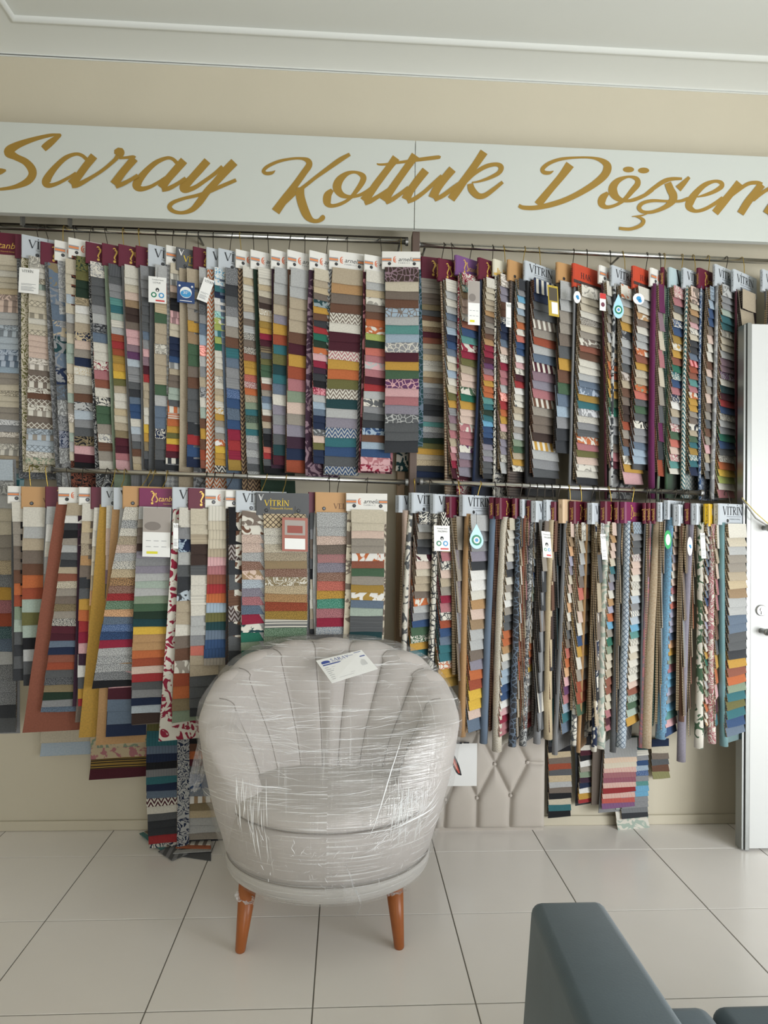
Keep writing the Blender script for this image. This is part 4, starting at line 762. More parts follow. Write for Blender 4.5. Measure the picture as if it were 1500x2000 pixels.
B('BR', 'yel', 1387, 984, 1028, 'header with yellow spine above a pink and white floral tube', (1402, 1398, 1420, 'iv be bp rs rs br br dg mu or pk mg tl', .06), C=('iv.f.rs', 1391, 1387, 1452, .02), a=52)
B('BR', 'vit', 1405, 983, 1025, 'wide silver header beside the door frame with a plain teal tube', (1424, 1420, 1440, 'iv cr lg gt gt be sa ta lg lg sb sb dg dg ch mu tc or sg tl ol tl bl sb', .14), C=('te.w.te', 1408, 1409, 1458, .02), a=30, W=.21)
# ---- loose books hanging low, behind the rails
B('LO', None, 1069, 1380, 1440, 'striped black and cream sample book hanging low right of the tufted panel', (1070, 1071, 1598, 'ch bk sa tp ru dg sa lg tp bk cr tl bk', .112), C=('dg', 1068, 1069, 1590), W=.12)
B('LO', None, 1120, 1380, 1440, 'second low striped book with black, white and green bands', (1133, 1130, 1570, 'bk iv mg bk wh gt sg pl na wh mu rd', .08), C=('ch', 1122, 1125, 1575), W=.12, a=18)
B('LO', None, 1158, 1380, 1440, 'dark grey finely ribbed cloth strip hanging left of the pink striped book', (1159, 1155, 1572, 'tp.k', .062), W=.07, dY=-.01)
B('LO', None, 1176, 1380, 1445, 'low corduroy stripe book fading from grey through pink to crimson and purple', (1181, 1176, 1580, 'lg.k lg.k lg.k ap.k.iv sa.k.iv co.k.iv rs.k mv.k.cm co.k.iv rd.k co.k.iv rd.k.co pu.k', .165), C=('gr', 1180, 1170, 1588), W=.17, dY=-.03)
B('LO', None, 1236, 1380, 1440, 'low book of teal, silver and aqua swatches right of the pink stripes', (1214, 1214, 1600, 'dn dt iv.h gr bl lb bl.b gr tq sk sk gr gr dg.k ch', .135), W=.14, dY=-.012)
B('LO', None, 1205, 1480, 1560, 'mint green and white wavy cloth piece hanging lowest by the floor', (1203, 1207, 1622, 'mt iv.l.mt iv.l.mt', .162), W=.16, dY=-.004)
B('LO', None, 1275, 1380, 1445, 'low brown and navy leather swatch fan ending well above the baseboard', (1274, 1276, 1522, 'na cr tp dg br ol.k', .088), W=.1, dY=0)
B('LO', None, 76, 1380, 1425, 'cream and pale blue cloth ends below the terracotta cloth', (80, 77, 1478, 'cr pb.w.lb', .215), W=.22, dY=0)
B('LO', None, 174, 1390, 1440, 'rose tapestry swatch with gold border on dark red, below the tan cloth', (176, 174, 1523, 'sa.l.sg sa.l.rs bk.h.gd bg', .26), W=.27, dY=-.02)
B('LO', None, 288, 1380, 1405, 'tall teal and navy plush book whose foot rests on the floor tiles', (287, 290, 1650, 'ol.c tl.c tl.c sb.c na.c bk.c gr.k tl na sb iv.z.mg iv dg ch ch rd', .125), C=('na.f.iv', 288, 292, 1658), W=.16, dY=-.16, a=10)
B('LO', None, 344, 1380, 1430, 'dark blue speckled cloth strip standing between the two floor length books', (347, 346, 1660, 'na.f.lg', .05), W=.06, dY=-.15, a=25)
B('LO', None, 364, 1380, 1430, 'floor length book left of the armchair, brown and blue over white striped beige', (367, 366, 1642, 'bk br or bg dg bl bl gr.w.sb ta.s.wh kh sa lg lg gt', .15), C=('ch', 364, 364, 1648), W=.16, dY=-.13, a=6)

for i, (a_, k_) in enumerate(QUEUE):
    nx = QUEUE[i+1][0] if i+1 < len(QUEUE) else None
    if nx and nx[0] == a_[0] and a_[0] in ('TR', 'BR', 'TL', 'BL') and 'gap' not in k_ and nx[2] > a_[2]: k_['gap'] = nx[2]-a_[2]
    book(*a_, **k_)

# ---------------------------------------------------------------- cloth scraps fanned out on the floor
def scrap(px, z, tok, label, h=.003):
    P = [on_z(x, y, z) for x, y in px]; n = len(P)
    vs = [p for p in P]+[p+Vector((0, 0, h)) for p in P]; fs = [tuple(range(n, 2*n)), tuple(range(n))[::-1]]+[(i, (i+1) % n, n+(i+1) % n, n+i) for i in range(n)]
    uv = [(v.x, v.y) for v in vs]; o = mesh('cloth_scrap', vs, fs, fab(tok), None, uvs=uv)
    prop(o, label, 'fabric scrap', 'fabric scraps on the floor tiles')
scrap([(398, 1638), (330, 1662), (345, 1672), (412, 1682), (412, 1640)], .0005, 'dg', 'dark grey cloth scrap flat on the tiles behind the chair leg')
scrap([(355, 1645), (309, 1664), (335, 1681), (368, 1668)], .004, 'gr.s.dg', 'grey striped cloth scrap with its corner pointing to the viewer')
scrap([(272, 1629), (280, 1626), (325, 1654), (314, 1661)], .009, 'tq.w.tl', 'thin turquoise cloth edge, leftmost on the floor')
scrap([(282, 1625), (292, 1622), (336, 1650), (327, 1654)], .014, 'kh.w.tp', 'thin olive beige cloth edge beside the turquoise one')
scrap([(344, 1662), (413, 1655), (413, 1663), (338, 1668)], .008, 'lg', 'pale grey cloth edge under the orange one')
scrap([(345, 1652), (412, 1650), (412, 1658), (343, 1657)], .013, 'or', 'orange red cloth edge near the armchair')
scrap([(352, 1642), (412, 1640), (412, 1651), (350, 1650)], .018, 'tp.s.iv', 'brown and white striped cloth scrap on top of the orange one')

# ---------------------------------------------------------------- tufted headboard panel leaning on the wall
YH = -.075
def PH(px, py, dy=0): return at(px, py, YH+dy)
h0 = PH(850, 1634); h1 = PH(1066, 1622); hx0, hx1 = h0.x, h1.x; hz0 = .012; hz1 = PH(960, 1400).z
B1 = [PH(x, y) for x, y in ((968, 1495), (1032, 1492), (904, 1498), (933, 1562), (999, 1557), (871, 1565), (935, 1430), (1000, 1428))]
def seg_d(px, pz, a, b):
    dx, dz = b[0]-a[0], b[1]-a[1]; t = max(0, min(1, ((px-a[0])*dx+(pz-a[1])*dz)/(dx*dx+dz*dz))); return math.hypot(px-a[0]-t*dx, pz-a[1]-t*dz)
b2 = [(p.x, p.z) for p in B1]
CR = [(b2[0], b2[3]), (b2[0], b2[4]), (b2[1], b2[4]), (b2[2], b2[3]), (b2[2], b2[5]), (b2[0], b2[6]), (b2[0], b2[7]), (b2[1], b2[7]), (b2[2], b2[6]),
      (b2[3], (b2[3][0]-.002, 0)), (b2[4], (b2[4][0]-.003, 0)), (b2[5], (b2[5][0]-.006, 0)), (b2[1], (hx1+.05, b2[1][1]-.008))]
NX, NZ = 100, 96; vs = []; fs = []
for j in range(NZ+1):
    for i in range(NX+1):
        x = lerp(hx0, hx1, i/NX); z = lerp(hz0, hz1, j/NZ)
        dm = min(seg_d(x, z, *c) for c in CR); de = min(x-hx0, hx1-x, z-hz0)
        hgt = .028*(1-math.exp(-dm/.011))*(1-math.exp(-max(de, 0)/.007)); db_ = min(math.hypot(x-p[0], z-p[1]) for p in b2)
        hgt -= .010*math.exp(-(db_/.012)**2)
        vs.append((x, YH+.028-hgt, z))
for j in range(NZ):
    for i in range(NX):
        a = j*(NX+1)+i; fs.append((a, a+1, a+NX+2, a+NX+1))
M_SUEDE = plain('beige_suede', 'b9b2a9', .8, spec=.2, var=.05, scale=14, bumps=(300, .15, .001), sheen=.15)
hb = root('tufted_headboard', ((hx0+hx1)/2, YH, 0), 'beige suede diamond tufted headboard panel standing against the wall behind the armchair', 'headboard')
mesh('upholstery', vs, fs, M_SUEDE, hb, smooth=True)
MB().box((hx0+.003, YH+.026, 0), (hx1-.003, YH+.05, hz1)).build('backing_board', M_SUEDE, hb)
for p in b2:
    MB().lathe((p[0], YH+.020, p[1]), [(.0001, -.007), (.005, -.006), (.008, -.003), (.008, .003)], 'Y', 14).build('button', M_SUEDE, hb, smooth=True)
# white poster in front of it
YP = -.115
a, b, c = at(872, 1452, YP), at(932, 1452, YP), at(932, 1535, YP)
po = prop(MB().box((at(862, 1500, YP).x, YP, c.z), (b.x, YP+.003, a.z)).build('poster', M_PAPER), 'white poster with a dark red feather print between armchair and tufted panel', 'poster')
P = Print((0, YP-.0004, 0), (1, 0, 0), (0, 0, 1), (0, -1, 0))
def px2(st): 
    out = []
    for x, y, w in st:
        q = at(x, y, YP); out.append((q.x, q.z, w*.00225))
    return ribbon(out, 5)
for m_, st in ((M_INK, [(878, 1468, 2), (884, 1478, 9), (890, 1494, 12), (896, 1508, 9), (901, 1514, 2)]), (plain('feather_red', 'b5483c', .6), [(880, 1472, 2), (885, 1482, 5), (890, 1495, 6), (897, 1510, 3)]), (plain('feather_pink', 'dc9a86', .6), [(884, 1482, 1), (889, 1494, 2.5), (894, 1504, 1)])):
    P.put(m_, 0, 0, px2(st), {'black_ink': .0004}.get(m_.name, .0008 if 'red' in m_.name else .0012))
for i, st in enumerate((( (884, 1449), (884, 1453)), ((892, 1449), (898, 1453)), ((906, 1449), (912, 1452)))):
    (x0, y0), (x1, y1) = st; q0, q1 = at(x0, y0, YP), at(x1+4, y1, YP); P.put(M_INK, 0, 0, rect2(q0.x, q1.z, q1.x, q0.z))
P.done(po, 'print')

# ---------------------------------------------------------------- the door at the right
YD = -.275
q0 = at(1449, 1645, YD); q1 = at(1463, 1648, YD); q2 = at(1463, 632, YD)
M_DOOR = plain('white_door', 'c4c6c5', .35, spec=.45, var=.01, scale=3); M_ALU = plain('aluminium', '8f9290', .35, .6)
dr = root('door_1', (q1.x, YD, 0), 'white door leaf with grey aluminium edge standing open beside the sample books', None); dr['kind'] = 'structure'
z1 = q2.z; xw = q1.x
bevel(MB().box((xw, YD, .012), (xw+.86, YD+.04, z1)).build('door_panel', M_DOOR, dr), .003)
mb = MB(); mb.box((q0.x, YD+.004, .006), (q0.x+.010, YD+.05, z1-.002)); mb.box((q0.x+.013, YD-.002, .006), (xw-.0005, YD+.04, z1+.004)); mb.box((q0.x+.010, YD+.02, .006), (q0.x+.013, YD+.04, z1))
bevel(mb.build('edge_profile', M_ALU, dr), .0015)
lk = at(1486, 1192, YD); ST = plain('satin_steel', 'a5a6a4', .32, .9)
k = MB().lathe((lk.x, YD, lk.z), [(.024, 0), (.024, -.005), (.021, -.008), (.0001, -.0085)], 'Y', 28).build('lock_rosette', ST, dr, smooth=False)
mb = MB().lathe((lk.x, YD, lk.z+.004), [(.0085, -.006), (.0085, -.013), (.0001, -.0135)], 'Y', 18); mb.box((lk.x-.004, YD-.013, lk.z-.018), (lk.x+.004, YD-.006, lk.z)); mb.build('cylinder', M_CHROME, k)
hd = at(1487, 1232, YD); mb = MB().lathe((hd.x, YD, hd.z), [(.012, 0), (.012, -.035), (.015, -.04), (.0001, -.042)], 'Y', 20); mb.tube([(hd.x, YD-.036, hd.z), (hd.x+.02, YD-.046, hd.z-.006), (hd.x+.13, YD-.05, hd.z-.012)], [.012, .011, .009], 12)
mb.build('door_handle', ST, dr, smooth=True)
hd2 = at(1492, 1031, YD); MB().lathe((hd2.x, YD, hd2.z), [(.011, 0), (.012, -.03), (.016, -.034), (.016, -.05), (.0001, -.052)], 'Y', 20).build('door_knob', ST, dr, smooth=True)
lp = at(1457, 1138, YD); MB().box((lp.x-.003, YD-.006, lp.z-.016), (lp.x+.004, YD-.002, lp.z+.016)).build('strike_plate', ST, dr)
s0_ = at(1449, 972, YD-.02)
for r_, m_, nm, lb, dz in ((.0022, plain('yellow_cord', 'c9b765', .7), 'yellow', 'thin yellow cord tied from the rail side to the door knob', 0), (.0035, plain('grey_cord', '8d8c88', .7), 'grey', 'thicker grey cord running below the yellow cord to the door knob', -.02)):
    mb = MB().tube([s0_+Vector((0, 0, dz*.3)), lerp(s0_, Vector((hd2.x, YD-.04, hd2.z)), .5)+Vector((0, 0, dz*1.2)), Vector((hd2.x, YD-.04, hd2.z+.012+dz*.4)), Vector((hd2.x+.02, YD-.04, hd2.z+dz*.4))], r_, 7)
    prop(mb.build('cord', m_, smooth=True), lb, 'cord')

# ---------------------------------------------------------------- armchair wrapped in stretch film
M_CH = plain('light_grey_velvet', 'b5afab', .75, spec=.25, var=.06, scale=9, bumps=(260, .12, .001), sheen=.2)
M_CHB = plain('pale_velvet_band', 'bfbcb8', .7, spec=.25, var=.04, scale=9, bumps=(260, .12, .001), sheen=.2)
M_SEAM = plain('seam_shadow_thread', '7d756d', .8)  # grey-brown thread of the chair's seams
CX = at(641, 1700, -CAM_D+2.39).x; CYC = -CAM_D+2.385       # plan centre
def itp(T, x):
    for (a, fa), (b, fb) in zip(T, T[1:]):
        if x <= b:
            t = max(0, (x-a)/(b-a)); t = t*t*(3-2*t)*.35+t*.65; return fa+(fb-fa)*t
    return T[-1][1]
RX = [(.2, .335), (.3, .366), (.4, .398), (.55, .437), (.7, .458), (.8, .458), (.95, .445)]
RYB = [(.2, .24), (.4, .262), (.7, .28), (.95, .292)]
RIM = [(0, .945), (25, .935), (48, .90), (64, .85), (78, .79), (92, .742), (106, .71), (119, .66), (129, .58), (136, .47)]
TH = 136
def outer(th, z):
    a = math.radians(th); rx, ry = itp(RX, z), itp(RYB, z)
    if abs(th) > 90: ry = ry*1.0
    return rx*math.sin(a), ry*math.cos(a)
ch = root('armchair', (CX, CYC, 0), 'light grey channel back tub armchair wrapped in shiny stretch film on orange wooden legs', 'armchair')
NTH = 150; prof_rows = []; vs = []
def chan(th): return math.sqrt(abs(math.cos(PI*th/24.0)))   # 1 on a channel crest, 0 on its seam (seams at 12, 36, 60, 84)
for i in range(NTH+1):
    th = -TH+2*TH*i/NTH; e = (TH-abs(th))/22.0; endf = math.sqrt(max(0.0, 1-(1-min(1, e))**2))
    ar = max(0, min(1, (abs(th)-70)/35)); cz = chan(th)*(1-min(1, max(0, (abs(th)-88)/12)))
    zr = itp(RIM, abs(th))+.016*cz-.010; t = lerp(.105, .135, ar)
    ring = []
    zo = [.215, .26, .32, .40, .48, .56, .63]
    zo = [z for z in zo if z < zr-.09]; zo += [zr-.085+(.085)*q for q in (0, .3, .6)]
    while len(zo) < 10: zo.insert(7 if len(zo) > 7 else 0, (zo[6]+zo[7])/2 if len(zo) > 7 else zo[0])
    zo = sorted(zo)
    def outp(z, push=0):
        x, y = outer(th, z); l = math.hypot(x, y); return x/l*(l+push), y/l*(l+push)
    e2 = max(endf, .06)
    for z in zo: ring.append((*outp(z, -t*(1-e2)/2), z))
    x, y = outp(zr-.03); l = math.hypot(x, y); ux, uy = x/l, y/l
    e2 = max(endf, .06); tt_ = t*e2
    cen = l-t/2
    for k in range(1, 8):                 # round the rim over
        an = k/8*PI; rr_ = cen+math.cos(an)*tt_/2; ring.append((ux*rr_, uy*rr_, zr-.034+.034*math.sin(an)))
    for k in range(9):                    # inner face down to below the seat
        q = k/8; z = lerp(zr-.034, .36, q); xx, yy = outp(max(z, .3)); l2 = math.hypot(xx, yy)
        tk = (t+.05*math.sin(q*PI*.9)*(1-ar)+.07*q*(1-ar)+.015*ar*math.sin(q*PI))
        rr_ = l2-lerp(t/2, tk, e2)-(.024*(cz)*(1-q*.6)-.012*(1-ar))*e2
        ring.append((xx/l2*rr_, yy/l2*rr_, z))
    prof_rows.append(ring)
M_ = len(prof_rows[0]); ex = Vector((CX, CYC, 0))
for rg in prof_rows: vs += [ex+Vector(p) for p in rg]
fs = [(i*M_+j, i*M_+j+1, (i+1)*M_+j+1, (i+1)*M_+j) for i in range(NTH) for j in range(M_-1)]
fs += [tuple(range(M_)), tuple(NTH*M_+j for j in range(M_))[::-1]]
sh_ = mesh('back_and_arms', vs, fs, M_CH, ch, smooth=True)
# seams down the channels
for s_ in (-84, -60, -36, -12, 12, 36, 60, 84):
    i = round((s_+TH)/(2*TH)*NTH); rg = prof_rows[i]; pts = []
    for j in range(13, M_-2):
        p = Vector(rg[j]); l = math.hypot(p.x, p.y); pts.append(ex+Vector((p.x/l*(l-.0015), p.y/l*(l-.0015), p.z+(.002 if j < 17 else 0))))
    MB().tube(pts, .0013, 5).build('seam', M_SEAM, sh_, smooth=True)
# base band, seat front, cushion
def plan(th, s=1.0, fy=.335):
    a = math.radians(th); x = .352*math.sin(a); y = math.cos(a); y = y*(.235 if y > 0 else fy-.03); return x*s, y*s
def loft(rows, name, mat, n=72, sub=None):
    vs = []; 
    for s_, z, fy in rows:
        for k in range(n):
            x, y = plan(360*k/n, s_, fy); vs.append(ex+Vector((x, y, z)))
    m = len(rows); fs = [(i*n+k, i*n+(k+1) % n, (i+1)*n+(k+1) % n, (i+1)*n+k) for i in range(m-1) for k in range(n)]+[tuple(range(n))[::-1], tuple((m-1)*n+k for k in range(n))]
    return mesh(name, vs, fs, mat, ch, smooth=True)
loft([(.5, .217, .335), (.93, .215, .335), (.985, .222, .335), (1.005, .235, .335), (1.012, .262, .335), (1.005, .272, .335), (.98, .275, .335)], 'base_band', M_CHB)
loft([(.97, .273, .33), (.995, .278, .335), (1.005, .30, .338), (1.01, .36, .345), (1.0, .415, .345), (.985, .437, .34), (.965, .443, .335)], 'seat_front', M_CH)
loft([(.95, .436, .335), (.985, .442, .345), (1.0, .455, .35), (.99, .472, .345), (.95, .487, .335), (.85, .498, .31), (.65, .507, .26), (.4, .51, .2), (.1, .511, .1)], 'seat_cushion', M_CH)
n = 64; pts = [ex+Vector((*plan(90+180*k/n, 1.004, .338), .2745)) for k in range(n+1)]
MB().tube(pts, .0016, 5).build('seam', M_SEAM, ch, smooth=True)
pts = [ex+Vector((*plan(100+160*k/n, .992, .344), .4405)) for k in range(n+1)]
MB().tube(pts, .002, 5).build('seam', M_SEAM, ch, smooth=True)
M_LEG = plain('orange_beech', 'a25c2b', .35, spec=.5, var=.12, scale=18)
fl, fr = on_z(469, 1858, 0), on_z(780, 1851, 0)
for (p, tx, ty) in ((fl, .020, .02), (fr, -.020, .02), (Vector((fl.x, fl.y+.40, 0)), .03, -.04), (Vector((fr.x, fr.y+.40, 0)), -.03, -.04)):
    MB().tube([(p.x, p.y, 0), (p.x+tx*.02, p.y, .004), (p.x+tx, p.y+ty, .215)], [.0145, .0165, .031], 20).build('leg', M_LEG, ch, smooth=True)
# film
def film_mat():
    m, t, b = new_mat('stretch_film'); k = NT(t); L = t.links
    out = [n for n in t.nodes if n.type == 'OUTPUT_MATERIAL'][0]
    tc = t.nodes.new('ShaderNodeTexCoord')
    def nz(sx, sy, rot, det=3, dist=.2):
        mp = t.nodes.new('ShaderNodeMapping'); mp.inputs['Scale'].default_value = (sx, sy, 1); mp.inputs['Rotation'].default_value = (0, 0, rot)
        L.new(tc.outputs['UV'], mp.inputs[0]); n = t.nodes.new('ShaderNodeTexNoise'); n.inputs['Scale'].default_value = 1; n.inputs['Detail'].default_value = det; n.inputs['Distortion'].default_value = dist
        L.new(mp.outputs[0], n.inputs['Vector']); return n.outputs['Fac']
    h = nz(3.5, 170, .05); v = nz(150, 4, .05, 2); big = nz(2.2, 3.2, 0, 2)
    hs = k.m('MULTIPLY', k.m('MAXIMUM', k.m('SUBTRACT', h, .57), 0), 5.5)
    vs_ = k.m('MULTIPLY', k.m('MAXIMUM', k.m('SUBTRACT', v, .60), 0), 5.0)
    msk = k.m('MAXIMUM', k.m('MULTIPLY_ADD', big, 4, -1.6), 0)
    st = k.m('MULTIPLY', k.m('ADD', hs, k.m('MULTIPLY', vs_, k.m('MAXIMUM', k.m('MULTIPLY_ADD', big, -5, 2.9), 0))), k.m('MINIMUM', k.m('ADD', msk, .25), 1.3))  # whitish streaks put the film's highlights into its colour
    b.inputs['Base Color'].default_value = (.86, .87, .88, 1); b.inputs['Roughness'].default_value = .12; b.inputs['Specular IOR Level'].default_value = .9
    bp = t.nodes.new('ShaderNodeBump'); bp.inputs['Strength'].default_value = .9; bp.inputs['Distance'].default_value = .0035
    L.new(k.m('ADD', k.m('ADD', h, k.m('MULTIPLY', v, .5)), k.m('MULTIPLY', nz(14, 14, 0, 4, 1), .35)), bp.inputs['Height']); L.new(bp.outputs[0], b.inputs['Normal'])
    tr = t.nodes.new('ShaderNodeBsdfTransparent'); mx = t.nodes.new('ShaderNodeMixShader'); gl = t.nodes.new('ShaderNodeBsdfGlossy'); gl.inputs['Roughness'].default_value = .1
    L.new(bp.outputs[0], gl.inputs['Normal']); m2 = t.nodes.new('ShaderNodeMixShader'); m2.inputs[0].default_value = .085
    L.new(tr.outputs[0], m2.inputs[1]); L.new(gl.outputs[0], m2.inputs[2])
    L.new(k.m('MINIMUM', k.m('ADD', st, .075), .75), mx.inputs[0]); L.new(m2.outputs[0], mx.inputs[1]); L.new(b.outputs[0], mx.inputs[2]); L.new(mx.outputs[0], out.inputs['Surface'])
    return m
M_FILM = film_mat()
FRY = [(.205, .285), (.25, .322), (.36, .328), (.47, .332), (.50, .315), (.56, .28), (.64, .235), (.70, .20), (.76, .10), (.83, -.02), (.90, -.13), (.955, -.22)]
FRX = [(.205, .34), (.3, .378), (.4, .41), (.55, .447), (.7, .468), (.76, .463), (.82, .43), (.87, .39), (.91, .325), (.94, .24), (.955, .14)]
def film_pt(ph, z, push=0):
    a = 2*PI*ph; s_, c_ = math.sin(a), -math.cos(a)      # ph=0 faces the front
    rx = itp(FRX, z)+push; fy = itp(FRY, z)+push; by = itp(RYB, z)+.012+push
    ex_ = .80 if (c_ < 0 and z > .45) else 1.0
    yy = (fy*-(abs(c_)**ex_) if c_ < 0 else by*c_) if fy >= 0 else lerp(-fy, by, (c_+1)/2)
    return Vector((rx*s_, yy, z))
zs = [.205+(.953-.205)*(i/40) for i in range(41)]; NP = 96; vs, uv = [], []
for j, z in enumerate(zs):
    for i in range(NP+1):
        ph = i/NP; p = film_pt(ph, z); w = .0025*math.sin(ph*61+z*23)*math.sin(z*40+ph*9); vs.append(ex+p*(1+w)+Vector((0, 0, p.z*-w))); uv.append((ph*2.4, z))
fs = [(j*(NP+1)+i, j*(NP+1)+i+1, (j+1)*(NP+1)+i+1, (j+1)*(NP+1)+i) for j in range(40) for i in range(NP)]
top = len(vs); vs.append(ex+Vector((0, .25, .955))); uv.append((0, 1)); fs += [(40*(NP+1)+i, 40*(NP+1)+i+1, top) for i in range(NP)]
film = mesh('stretch_film', vs, fs, M_FILM, ch, uvs=uv, smooth=True)
film['label'] = 'clear shiny stretch film wrapped round the armchair'
# white strips painted as highlights along the film's creases, too many to count
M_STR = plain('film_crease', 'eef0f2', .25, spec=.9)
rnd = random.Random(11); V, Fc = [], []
def glint(ph, z, dph, dz, w):
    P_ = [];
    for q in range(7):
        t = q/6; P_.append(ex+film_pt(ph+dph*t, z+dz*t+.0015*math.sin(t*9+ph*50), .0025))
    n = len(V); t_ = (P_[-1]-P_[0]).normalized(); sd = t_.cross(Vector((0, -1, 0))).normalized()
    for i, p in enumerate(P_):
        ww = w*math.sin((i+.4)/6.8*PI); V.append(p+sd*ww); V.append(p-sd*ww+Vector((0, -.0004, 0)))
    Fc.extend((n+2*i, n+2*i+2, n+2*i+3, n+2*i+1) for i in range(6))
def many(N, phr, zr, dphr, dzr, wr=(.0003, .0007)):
    for _ in range(N): glint(rnd.uniform(*phr), rnd.uniform(*zr), rnd.uniform(*dphr), rnd.uniform(*dzr), rnd.uniform(*wr))
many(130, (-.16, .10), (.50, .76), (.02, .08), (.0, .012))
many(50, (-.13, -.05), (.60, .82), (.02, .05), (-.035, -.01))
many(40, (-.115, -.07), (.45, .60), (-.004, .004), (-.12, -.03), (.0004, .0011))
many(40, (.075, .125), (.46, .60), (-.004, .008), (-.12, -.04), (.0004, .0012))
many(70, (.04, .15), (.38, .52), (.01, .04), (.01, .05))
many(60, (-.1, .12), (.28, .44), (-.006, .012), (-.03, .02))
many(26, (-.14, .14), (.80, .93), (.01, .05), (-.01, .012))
glint(.085, .70, -.035, -.27, .0016); glint(-.105, .57, .065, -.005, .0022); glint(.08, .452, .07, .035, .0024); glint(.03, .447, .06, .004, .0014)
for k in range(14): glint(.09+.002*k, .52-.003*k, .012+.001*k, .02, .0005)
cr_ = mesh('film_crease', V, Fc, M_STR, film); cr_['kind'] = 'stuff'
# loose crumpled film on the left side and at the leg tops
M_WISP = film_mat(); [n for n in M_WISP.node_tree.nodes if n.type == 'MATH' and n.operation == 'ADD' and abs(n.inputs[1].default_value-.075) < 1e-4][0].inputs[1].default_value = .3 
def wisp(pts, w, seed):
    r2 = random.Random(seed); V, Fc = [], []
    C = catmull([tuple(p)+(1,) for p in pts], 5)
    for i, c in enumerate(C):
        t = i/(len(C)-1); ww = w*math.sin((.12+.8*t)*PI)
        for k in range(5): V.append(Vector(c[:3])+Vector(((k/4-.5)*ww, (k % 2)*.008+r2.uniform(-.004, .004), r2.uniform(-.004, .004))))
    n = len(C); Fc = [(i*5+k, i*5+k+1, (i+1)*5+k+1, (i+1)*5+k) for i in range(n-1) for k in range(4)]
    mesh('loose_film', V, Fc, M_WISP, film, uvs=[(v.x*3, v.z*3) for v in V])
yl = CYC-.02
A_ = lambda x, y, Y=yl: at(x, y, Y)
wisp([A_(394, 1430), A_(386, 1480), A_(380, 1510), A_(378, 1535), A_(392, 1528)], .03, 1)
wisp([A_(400, 1480), A_(392, 1520), A_(378, 1545), A_(394, 1535)], .022, 2)
wisp([A_(470, 1740, fl.y), A_(478, 1755, fl.y-.01), A_(490, 1768, fl.y-.02)], .06, 3)
wisp([A_(782, 1725, fr.y), A_(775, 1742, fr.y-.01), A_(765, 1748, fr.y-.02)], .06, 4)
wisp([A_(676, 1690, CYC-.37), A_(690, 1730, CYC-.37), A_(704, 1765, CYC-.36), A_(694, 1795, CYC-.35)], .008, 5)
# paper label under the film
def film_hit(px, py):
    d = ray(px, py); best = None
    for i in range(400):
        t = 1.9+i*.0025; p = CAM+d*t-ex
        if p.z > .5 and p.z < .96:
            rx = itp(FRX, p.z); fy = itp(FRY, p.z); by = itp(RYB, p.z)+.012
            if abs(p.x) < rx:
                c_ = -math.sqrt(1-(p.x/rx)**2); yy = fy*-(abs(c_)**.8) if fy >= 0 else lerp(-fy, by, (c_+1)/2)
                if p.y >= yy: return CAM+d*t
    return CAM+d*2.6
Q = [film_hit(x, y) for x, y in ((617, 1292), (706, 1271), (738, 1308), (648, 1336))]
O = Q[3]; R = (Q[2]-Q[3]); W_ = R.length; R.normalize(); Uv = (Q[0]-Q[3]); H_ = Uv.length; N_ = R.cross(Uv).normalized(); N_ = N_ if N_.y < 0 else -N_
R2 = Q[1]-Q[0]
def lab(x, y, l): return Q[3]*(1-x)*(1-y)+Q[2]*x*(1-y)+Q[1]*x*y+Q[0]*(1-x)*y+N_*l
o = mesh('paper_label', [lab(x, y, l) for l in (.0035, .0045) for x, y in ((0, 0), (1, 0), (1, 1), (0, 1))], [(3,2,1,0),(4,5,6,7),(0,1,5,4),(1,2,6,5),(2,3,7,6),(3,0,4,7)], M_PAPER, film)
o['label'] = 'white paper delivery label with blue print'
V, Fc, mi = [], [], []
def lput(m, x, y, vf, sx, sy, lift=.0052):
    n = len(V)
    for a, b in vf[0]: V.append(lab(x+a*sx, y+b*sy, lift))
    Fc.extend(tuple(i+n for i in f) for f in vf[1]); mi.extend([m]*len(vf[1]))
lput(0, 0, 0, rect2(.06, .70, .97, .745), 1, 1); lput(0, .27, .80, serif('SARAY', 1), .095, .13); lput(0, .15, .84, disc2(0, 0, .09, .06), 1, 1); lput(0, 0, 0, rect2(.06, .78, .24, .83), 1, 1)
lput(1, .28, .755, sans('KOLTUK DÖŞEME', 1), .04, .045); lput(0, 0, 0, rect2(.6, .87, .76, .885), 1, 1); lput(0, 0, 0, rect2(.8, .93, .95, .95), 1, 1)
for i in range(7): lput(1, 0, 0, rect2(.06, .6-.08*i, .14+.03*(i % 3), .612-.08*i), 1, 1); lput(1, 0, 0, rect2(.2, .59-.08*i, .62-.05*(i % 4), .596-.08*i), 1, 1)
for i in range(6): lput(1, 0, 0, rect2(.78+.022*i, .32, .786+.022*i, .6-.02*(i % 3)), 1, 1)
mesh('lettering', V, Fc, [M_BLUEINK, M_GREYINK], o, midx=mi)

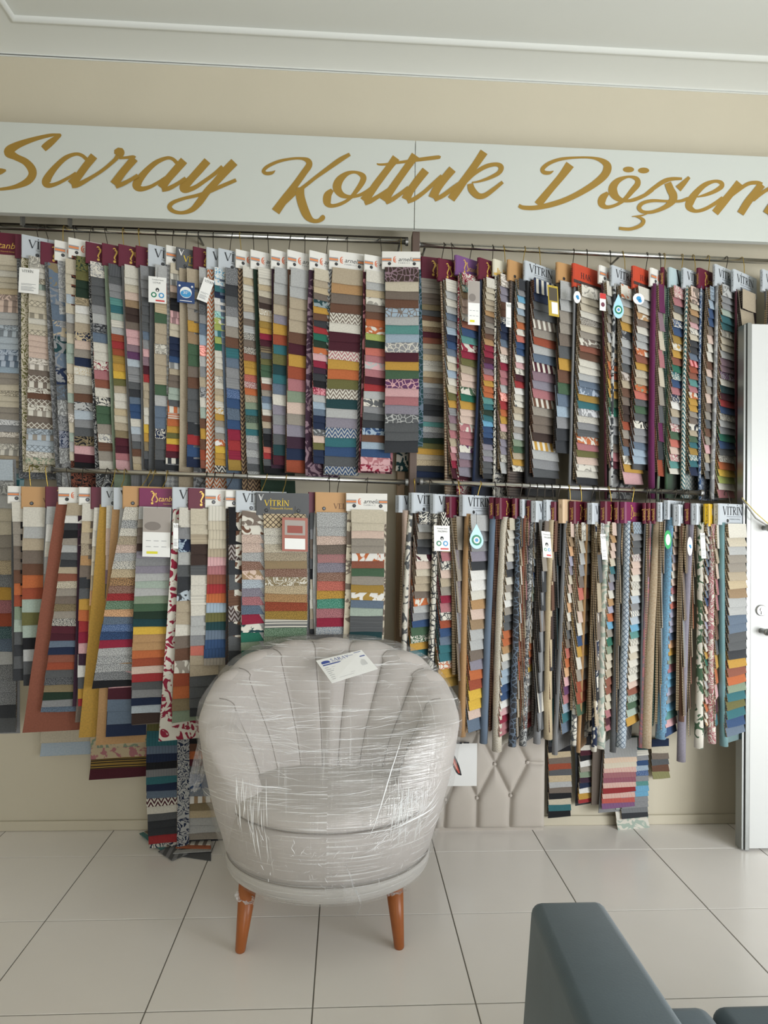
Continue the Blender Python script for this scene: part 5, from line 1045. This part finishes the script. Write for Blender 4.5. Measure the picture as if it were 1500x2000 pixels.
# ---------------------------------------------------------------- sofa corner at the lower right
M_SOFA = plain('slate_velour', '4d5c64', .85, spec=.2, var=.2, scale=9, bumps=(240, .2, .0012), sheen=.25)
ZA = .62
f0, f1 = on_z(1036, 1750, ZA), on_z(1181, 1758, ZA); yf = (f0.y+f1.y)/2
x0t, x1t = f0.x-.008, f1.x; n1 = on_z(1345, 2000, ZA); n0 = on_z(1138, 2000, ZA)
sofa = root('sofa', ((x0t+x1t)/2, yf-.4, 0), 'slate grey upholstered sofa corner with sloping arm at the lower right', 'sofa')
def hexa(name, c, bev=.02, seg=4, sub=0):
    o = mesh(name, c, [(3,2,1,0),(4,5,6,7),(0,1,5,4),(1,2,6,5),(2,3,7,6),(3,0,4,7)], M_SOFA, sofa, smooth=True); bevel(o, bev, seg).modifiers['bevel'].limit_method = 'NONE'; return o
yn = yf-1.0
fx = lambda a, b, y: a.x+(b.x-a.x)*(y-a.y)/(b.y-a.y)
bl_ = at(1003, 1985, yf-.12)
hexa('arm', [(x0t-.06, yn, .06), (x1t-.01, yn, .06), (x1t+.0, yf-.01, .06), (x0t-.035, yf-.01, .06), (fx(f0, n0, yn), yn, ZA), (fx(f1, n1, yn), yn, ZA), (x1t, yf, ZA), (x0t+.004, yf, ZA)], .022)
ZS = .42; e0 = on_z(1330, 1955, ZS)
hexa('seat_base', [(x1t-.005, yn, .06), (x1t+1.5, yn, .06), (x1t+1.5, e0.y-.03, .06), (x1t-.005, e0.y-.03, .06), (x1t-.005, yn, .27), (x1t+1.5, yn, .27), (x1t+1.5, e0.y-.03, .27), (x1t-.005, e0.y-.03, .27)], .015)
xm = on_z(1382, 1957, ZS).x
for a, b in ((x1t-.002, xm), (xm+.001, xm+.66), (xm+.662, xm+1.32)):
    hexa('seat_cushion', [(a, yn, .272), (b, yn, .272), (b, e0.y, .272), (a, e0.y, .272), (a, yn, ZS), (b, yn, ZS), (b, e0.y, ZS), (a, e0.y, ZS)], .03, 5)
for x, y in ((x0t, yf-.06), (x0t, yn+.06), (x1t+1.4, yf-.1), (x1t+1.4, yn+.06)):
    MB().tube([(x, y, 0), (x, y, .062)], [.018, .024], 14).build('foot', M_DARKWIRE, sofa)
print('books', NB[0], 'objects', len(bpy.data.objects))
